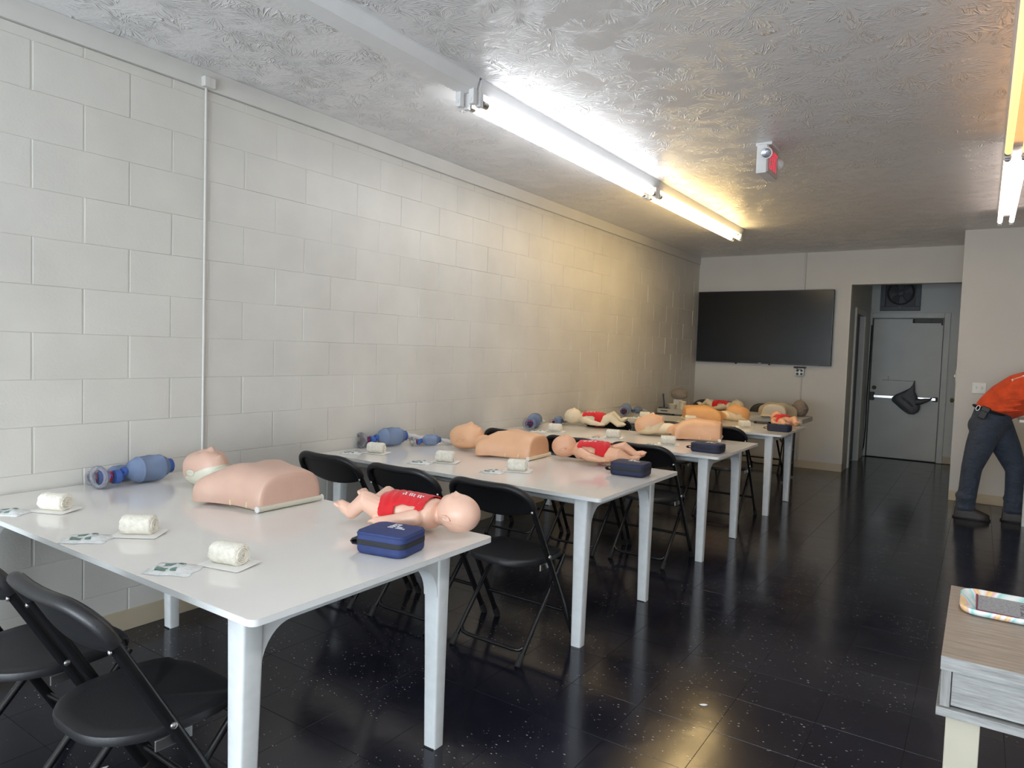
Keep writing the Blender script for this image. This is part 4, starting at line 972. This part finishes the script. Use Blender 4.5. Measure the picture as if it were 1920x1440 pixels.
tag(mk5, 'pale beige manikin torso on the folding table, flat waist end facing us', 'manikin', 'training manikins on the tables')
t = thing('bagged_head', 'manikin head in a smoky plastic bag on the folding table', 'manikin', (1.61, 6.52, FZ), R(-60))
up, dn = split_grid(head_grid(.105, .072, .078, False, 28, 36), lambda x: -.02, Matrix.Translation((0, 0, .082)))
up.obj('face', 'skin_pale', t, ang=0); dn.obj('skull', 'skull_cream', t, ang=0)
MB().rings([[((.125 * -cos(th)) * (1 + .04 * sin(7 * a)), (.088 * sin(th) * cos(a) + .002) * (1 + .06 * sin(5 * a + th * 4)), max(.001, .085 + .1 * sin(th) * sin(a) * (1 + .05 * sin(6 * a + 3 * th)))) for a in [2 * pi * k / 26 for k in range(26)]] for th in [pi * (i + .1) / 14.2 for i in range(15)]]).obj('bag', 'tinted', t, ang=0)
t = thing('loose_cable', 'short black cable loop on the far edge of the fourth table', 'cable', (1.52, 5.19, TZ))
MB().tube([(-.06, .0, .005), (-.03, -.02, .005), (.0, -.03, .005), (.03, -.02, .005), (.05, .01, .005), (.07, .02, .005)], .0045, 8).obj('cord', 'cable', t); MB().box(-.075, -.05, -.01, .01, 0, .02, .003).obj('plug', 'cable', t)

# ------------------------------------------------------------------ grey desk and tray, lower right
t = thing('grey_desk', 'grey wood grain desk with cream legs at the lower right', 'desk', (3.318, -.265, 0))
MB().box(0, 1.05, 0, .612, .718, .75, .0015).obj('desk_top', 'oak_top', t)
MB().box(0, 1.05, -.001, .003, .7185, .7495).obj('top_band', 'oak_front', t)
MB().box(.002, .022, .004, .60, .632, .717, .001).box(1.03, 1.048, .004, .60, .632, .717, .001).obj('side_panel', 'oak_side', t)
dr = MB().box(.0235, 1.028, .010, .028, .636, .7165, .001).obj('drawer', 'oak_front', t)
MB().tube([(.45, .01, .68), (.45, -.012, .68), (.60, -.012, .68), (.60, .01, .68)], .005, 8).obj('handle', 'steel', dr)
MB().box(-.004, 1.054, -.004, .61, .612, .631, .001).obj('bottom_rail', 'oak_front', t)
MB().box(.02, 1.03, .59, .606, .632, .717).obj('back_panel', 'oak_side', t, smooth=False)
for x in (.016, .966):
    for y in (.012, .535): MB().box(x, x + .066, y, y + .05, 0, .6115, .002).obj('leg', 'cream_leg', t)
t = thing('serving_tray', 'tray with pastel marbled rim and grey woven mat on the desk', 'tray', (3.575, .180, .7508))
def tr_ring(s, z): 
    return [(x, y, z) for x, y in rrect(-.232 - s, .232 + s, -.108 - s, .108 + s, .045 + s * .6, 6)]
MB().rings([tr_ring(-.028, 0), tr_ring(-.004, .004), tr_ring(0, .016), tr_ring(-.003, .0185), tr_ring(-.008, .017), tr_ring(-.030, .0055), tr_ring(-.034, .004)]).obj('tray', 'marble', t, ang=0)
MB().rings([[(x, y, z) for x, y in rrect(-.192, .192, -.074, .086, .012, 3)] for z in (.0045, .0085)]).obj('mat', 'weave', t)
MB().tube([(-.192, .08, .0088), (-.192, -.07, .0088), (-.1, -.074, .0088)], .003, 6).obj('mat_edge', 'plum', t)
MB().tube([(-.06, -.104, .0165), (.10, -.107, .0165), (.2, -.10, .0165)], .0045, 8).obj('rim_stripe', 'plum', t)

# ------------------------------------------------------------------ counter table and the bending person
t = thing('white_counter', 'white high counter table at the right edge under the bending person', 'table', (3.655, 5.42, 0))
MB().box(0, .9, 0, .5, .92, .945, .004).obj('counter_top', 'white_lam', t)
for x in (.085, .78):
    for y in (.06, .26): MB().tube([(x, y, 0), (x, y, .92)], .018, 12).obj('leg', 'leg_white', t)
MB().box(.085, .78, .05, .27, .88, .919, .003).obj('apron', 'leg_white', t)
PY = 5.58
t = thing('person', 'person in orange shirt and dark jeans bending over the white counter', 'person', (3.45, PY, 0))
O = Vector((3.45, PY, 0))
def l(x, y, z): return (x - 3.45, y - PY, z)
b = MB()
hip = [l(3.43, PY - .06, .87), l(3.50, PY + .07, .87)]
b.capsule([l(3.44, PY, .93), l(3.56, PY, 1.08), l(3.72, PY, 1.21), l(3.83, PY, 1.27)], [.13, .13, .14, .11], 20)
b.capsule([l(3.84, PY, 1.28), l(3.99, PY, 1.36)], [.06, .055])
hm = Matrix(((-.75, 0, .66, 4.06 - 3.45), (0, 1, 0, 0), (-.66, 0, -.75, 1.39), (0, 0, 0, 1)))
b.rings([[hm @ Vector(p) for p in r] for r in head_grid(.118, .078, .088)])
for s in (-1, 1): ear(b, hm @ Matrix.Translation((0, s * .074, -.012)), s)
for s in (-1, 1):
    sh = l(3.80, PY + s * .18, 1.25); el = l(3.92, PY + s * .22, 1.02); wr = l(4.10, PY + s * .14, .985); pa = l(4.17, PY + s * .12, .975)
    b.capsule([sh, el, wr], [.055, .043, .03]); b.capsule([wr, pa], [.026, .03])
    P = Vector(pa)
    for q in range(4):
        y = (q - 1.5) * .021; L_ = (.062, .075, .07, .055)[q]
        b.capsule([P + Vector((.02, y, .0)), P + Vector((.02 + L_ * .5, y * 1.1, .004)), P + Vector((.02 + L_ * .8, y * 1.1, -.006)), P + Vector((.02 + L_, y * 1.1, -.018))], [.0095, .009, .0085, .0075], 10)
    b.capsule([P + Vector((-.02, -s * .026, 0)), P + Vector((.015, -s * .05, .0)), P + Vector((.045, -s * .052, -.01))], [.011, .0095, .008], 10)
kn = [l(3.33, PY - .09, .47), l(3.665, PY + .06, .47)]; an = [l(3.30, PY - .09, .09), l(3.665, PY + .06, .09)]
for h_, k_, a_ in zip(hip, kn, an): b.capsule([h_, k_, a_], [.085, .055, .04])
me = bake(b, .0065, 3); me.materials.append(M['human']); link('body', me, t)
hr = MB()
rows = [[hm @ (Vector(p) * 1.07) for p in r] for r in head_grid(.118, .078, .08)]
keep = head_grid(.118, .078, .08); m_ = len(rows[0]); vs = [p for r in rows for p in r]; fs = []
for i in range(len(rows) - 1):
    for j in range(m_):
        c = keep[i][j]
        if c[2] < .035 - .55 * (c[0] + .05) and c[0] < .075: fs.append((i * m_ + j, i * m_ + (j + 1) % m_, (i + 1) * m_ + (j + 1) % m_, (i + 1) * m_ + j))
hr.add(vs, fs); ho = hr.obj('hair', 'hair', t, ang=0); so = ho.modifiers.new('thick', 'SOLIDIFY'); so.thickness = .012; so.offset = -1
j = MB()
j.capsule([l(3.435, PY, .86), l(3.46, PY, .96), l(3.495, PY, 1.03)], [.150, .150, .145], 20)
j.ellipsoid(l(3.40, PY - .01, .86), (.125, .15, .12))
for h_, k_, a_, sx in zip(hip, kn, an, (-1, 1)):
    H, K, A = Vector(h_), Vector(k_), Vector(a_)
    j.capsule([H, H.lerp(K, .5), K, K.lerp(A, .5), A + Vector((0, 0, .05))], [.125, .112, .083, .076, .078], 20)
    for z, r_ in ((.20, .088), (.15, .083), (.105, .085)):
        c = A.copy(); c.z = z; j.tube([c + Vector((.048 * cos(2 * pi * k / 16), .048 * sin(2 * pi * k / 16), .006 * sin(4 * pi * k / 16 + z * 40))) for k in range(17)], r_ - .048, 8)
me = bake(j, .011, 4); me.materials.append(M['denim']); link('jeans', me, t)
s_ = MB()
s_.capsule([l(3.475, PY, 1.02), l(3.55, PY, 1.105), l(3.66, PY, 1.19), l(3.78, PY, 1.25), l(3.85, PY, 1.28)], [.148, .158, .165, .15, .10], 24)
s_.capsule([l(3.55, PY, 1.02), l(3.62, PY, 1.08), l(3.7, PY, 1.16)], [.105, .13, .13], 20)
for s in (-1, 1): s_.capsule([l(3.79, PY + s * .15, 1.25), l(3.85, PY + s * .20, 1.16), l(3.90, PY + s * .215, 1.07)], [.095, .085, .08], 18)
s_.capsule([l(3.80, PY - .16, 1.255), l(3.83, PY, 1.285), l(3.80, PY + .16, 1.255)], [.095, .10, .095], 20)
# soft folds running over the side of the shirt
for k in range(5):
    z = .985 + .04 * k; s_.tube([l(3.45 + .02 * k, PY - .135, z + .02), l(3.56 + .02 * k, PY - .158 + .004 * k, z + .03), l(3.70, PY - .158, z + .05 + .01 * k)], [.006, .014, .006], 8)
me = bake(s_, .010, 4); me.materials.append(M['shirt']); sh_o = link('shirt', me, t)
from mathutils.bvhtree import BVHTree
bvh = BVHTree.FromPolygons([v.co for v in me.vertices], [list(p.vertices) for p in me.polygons])
def onshirt(p, off):
    loc, nrm, i, d = bvh.find_nearest(Vector(p)); return loc + nrm * off
pm = MB()
def stroke(a, c, w, n=8):
    A, B = Vector(a), Vector(c); rr = []
    for i in range(n + 1):
        p = A.lerp(B, i / n); d = (B - A).normalized(); sd = Vector((0, 1, .3)).cross(d).normalized()
        rr.append([onshirt(p + sd * k * w, o) for k, o in ((-1, .0005), (1, .0005), (1, .003), (-1, .003))])
    pm.rings(rr)
stroke(l(3.575, 5.46, 1.305), l(3.66, 5.46, 1.36), .006); stroke(l(3.567, 5.46, 1.325), l(3.588, 5.46, 1.285), .006); stroke(l(3.648, 5.46, 1.375), l(3.67, 5.46, 1.34), .006)
pm.obj('shirt_print', 'print_white', t, label='white letter print on the shirt back')
MB().tube([l(3.45 + .128 * cos(a) - .0, PY + .152 * sin(a), 1.0 + .07 * cos(a) * -.55) for a in [2 * pi * k / 32 for k in range(33)]], .014, 8, 1.6).obj('belt', 'leather', t)
hp = MB().box(-.03, .03, -.014, .014, -.055, .055, .006).box(-.034, .034, -.018, .004, .012, .058, .006)
h2 = hp.obj('phone_pouch', 'leather', t, label='black belt pouch'); h2.location = l(3.395, PY - .158, .985); h2.rotation_euler = (R(-6), R(22), R(-12))
MB().tube([(.014 * cos(a) - .06, 0, .024 * sin(a) + .02) for a in [2 * pi * k / 20 for k in range(21)]], .0025, 6).obj('key_ring', 'steel', h2)
for n_, a_ in enumerate(an):
    A = Vector(a_); A.z = 0; rr = []
    for x, w, h, z0 in ((-.085, .02, .05, .012), (-.08, .035, .09, .012), (-.055, .043, .115, .012), (-.01, .044, .12, .012), (.04, .046, .105, .012), (.09, .050, .08, .012), (.14, .048, .062, .012), (.175, .038, .05, .012), (.19, .02, .035, .014)):
        rr.append([A + Vector((x, w * (1 if cos(q) > 0 else -1) * abs(cos(q)) ** .7, z0 + h * sin(q) ** .7)) for q in [pi * k / 16 for k in range(17)]])
    bo = MB().rings(rr).obj('boot', 'boot', t)
    MB().rings([[A + Vector((x * 1.02 + .052, y, z)) for x, y in [(.145 * cos(2 * pi * k / 28), .05 * sin(2 * pi * k / 28) * (1 + .12 * cos(2 * pi * k / 28))) for k in range(28)]] for z in (.0005, .016)]).obj('sole', 'sole', bo)
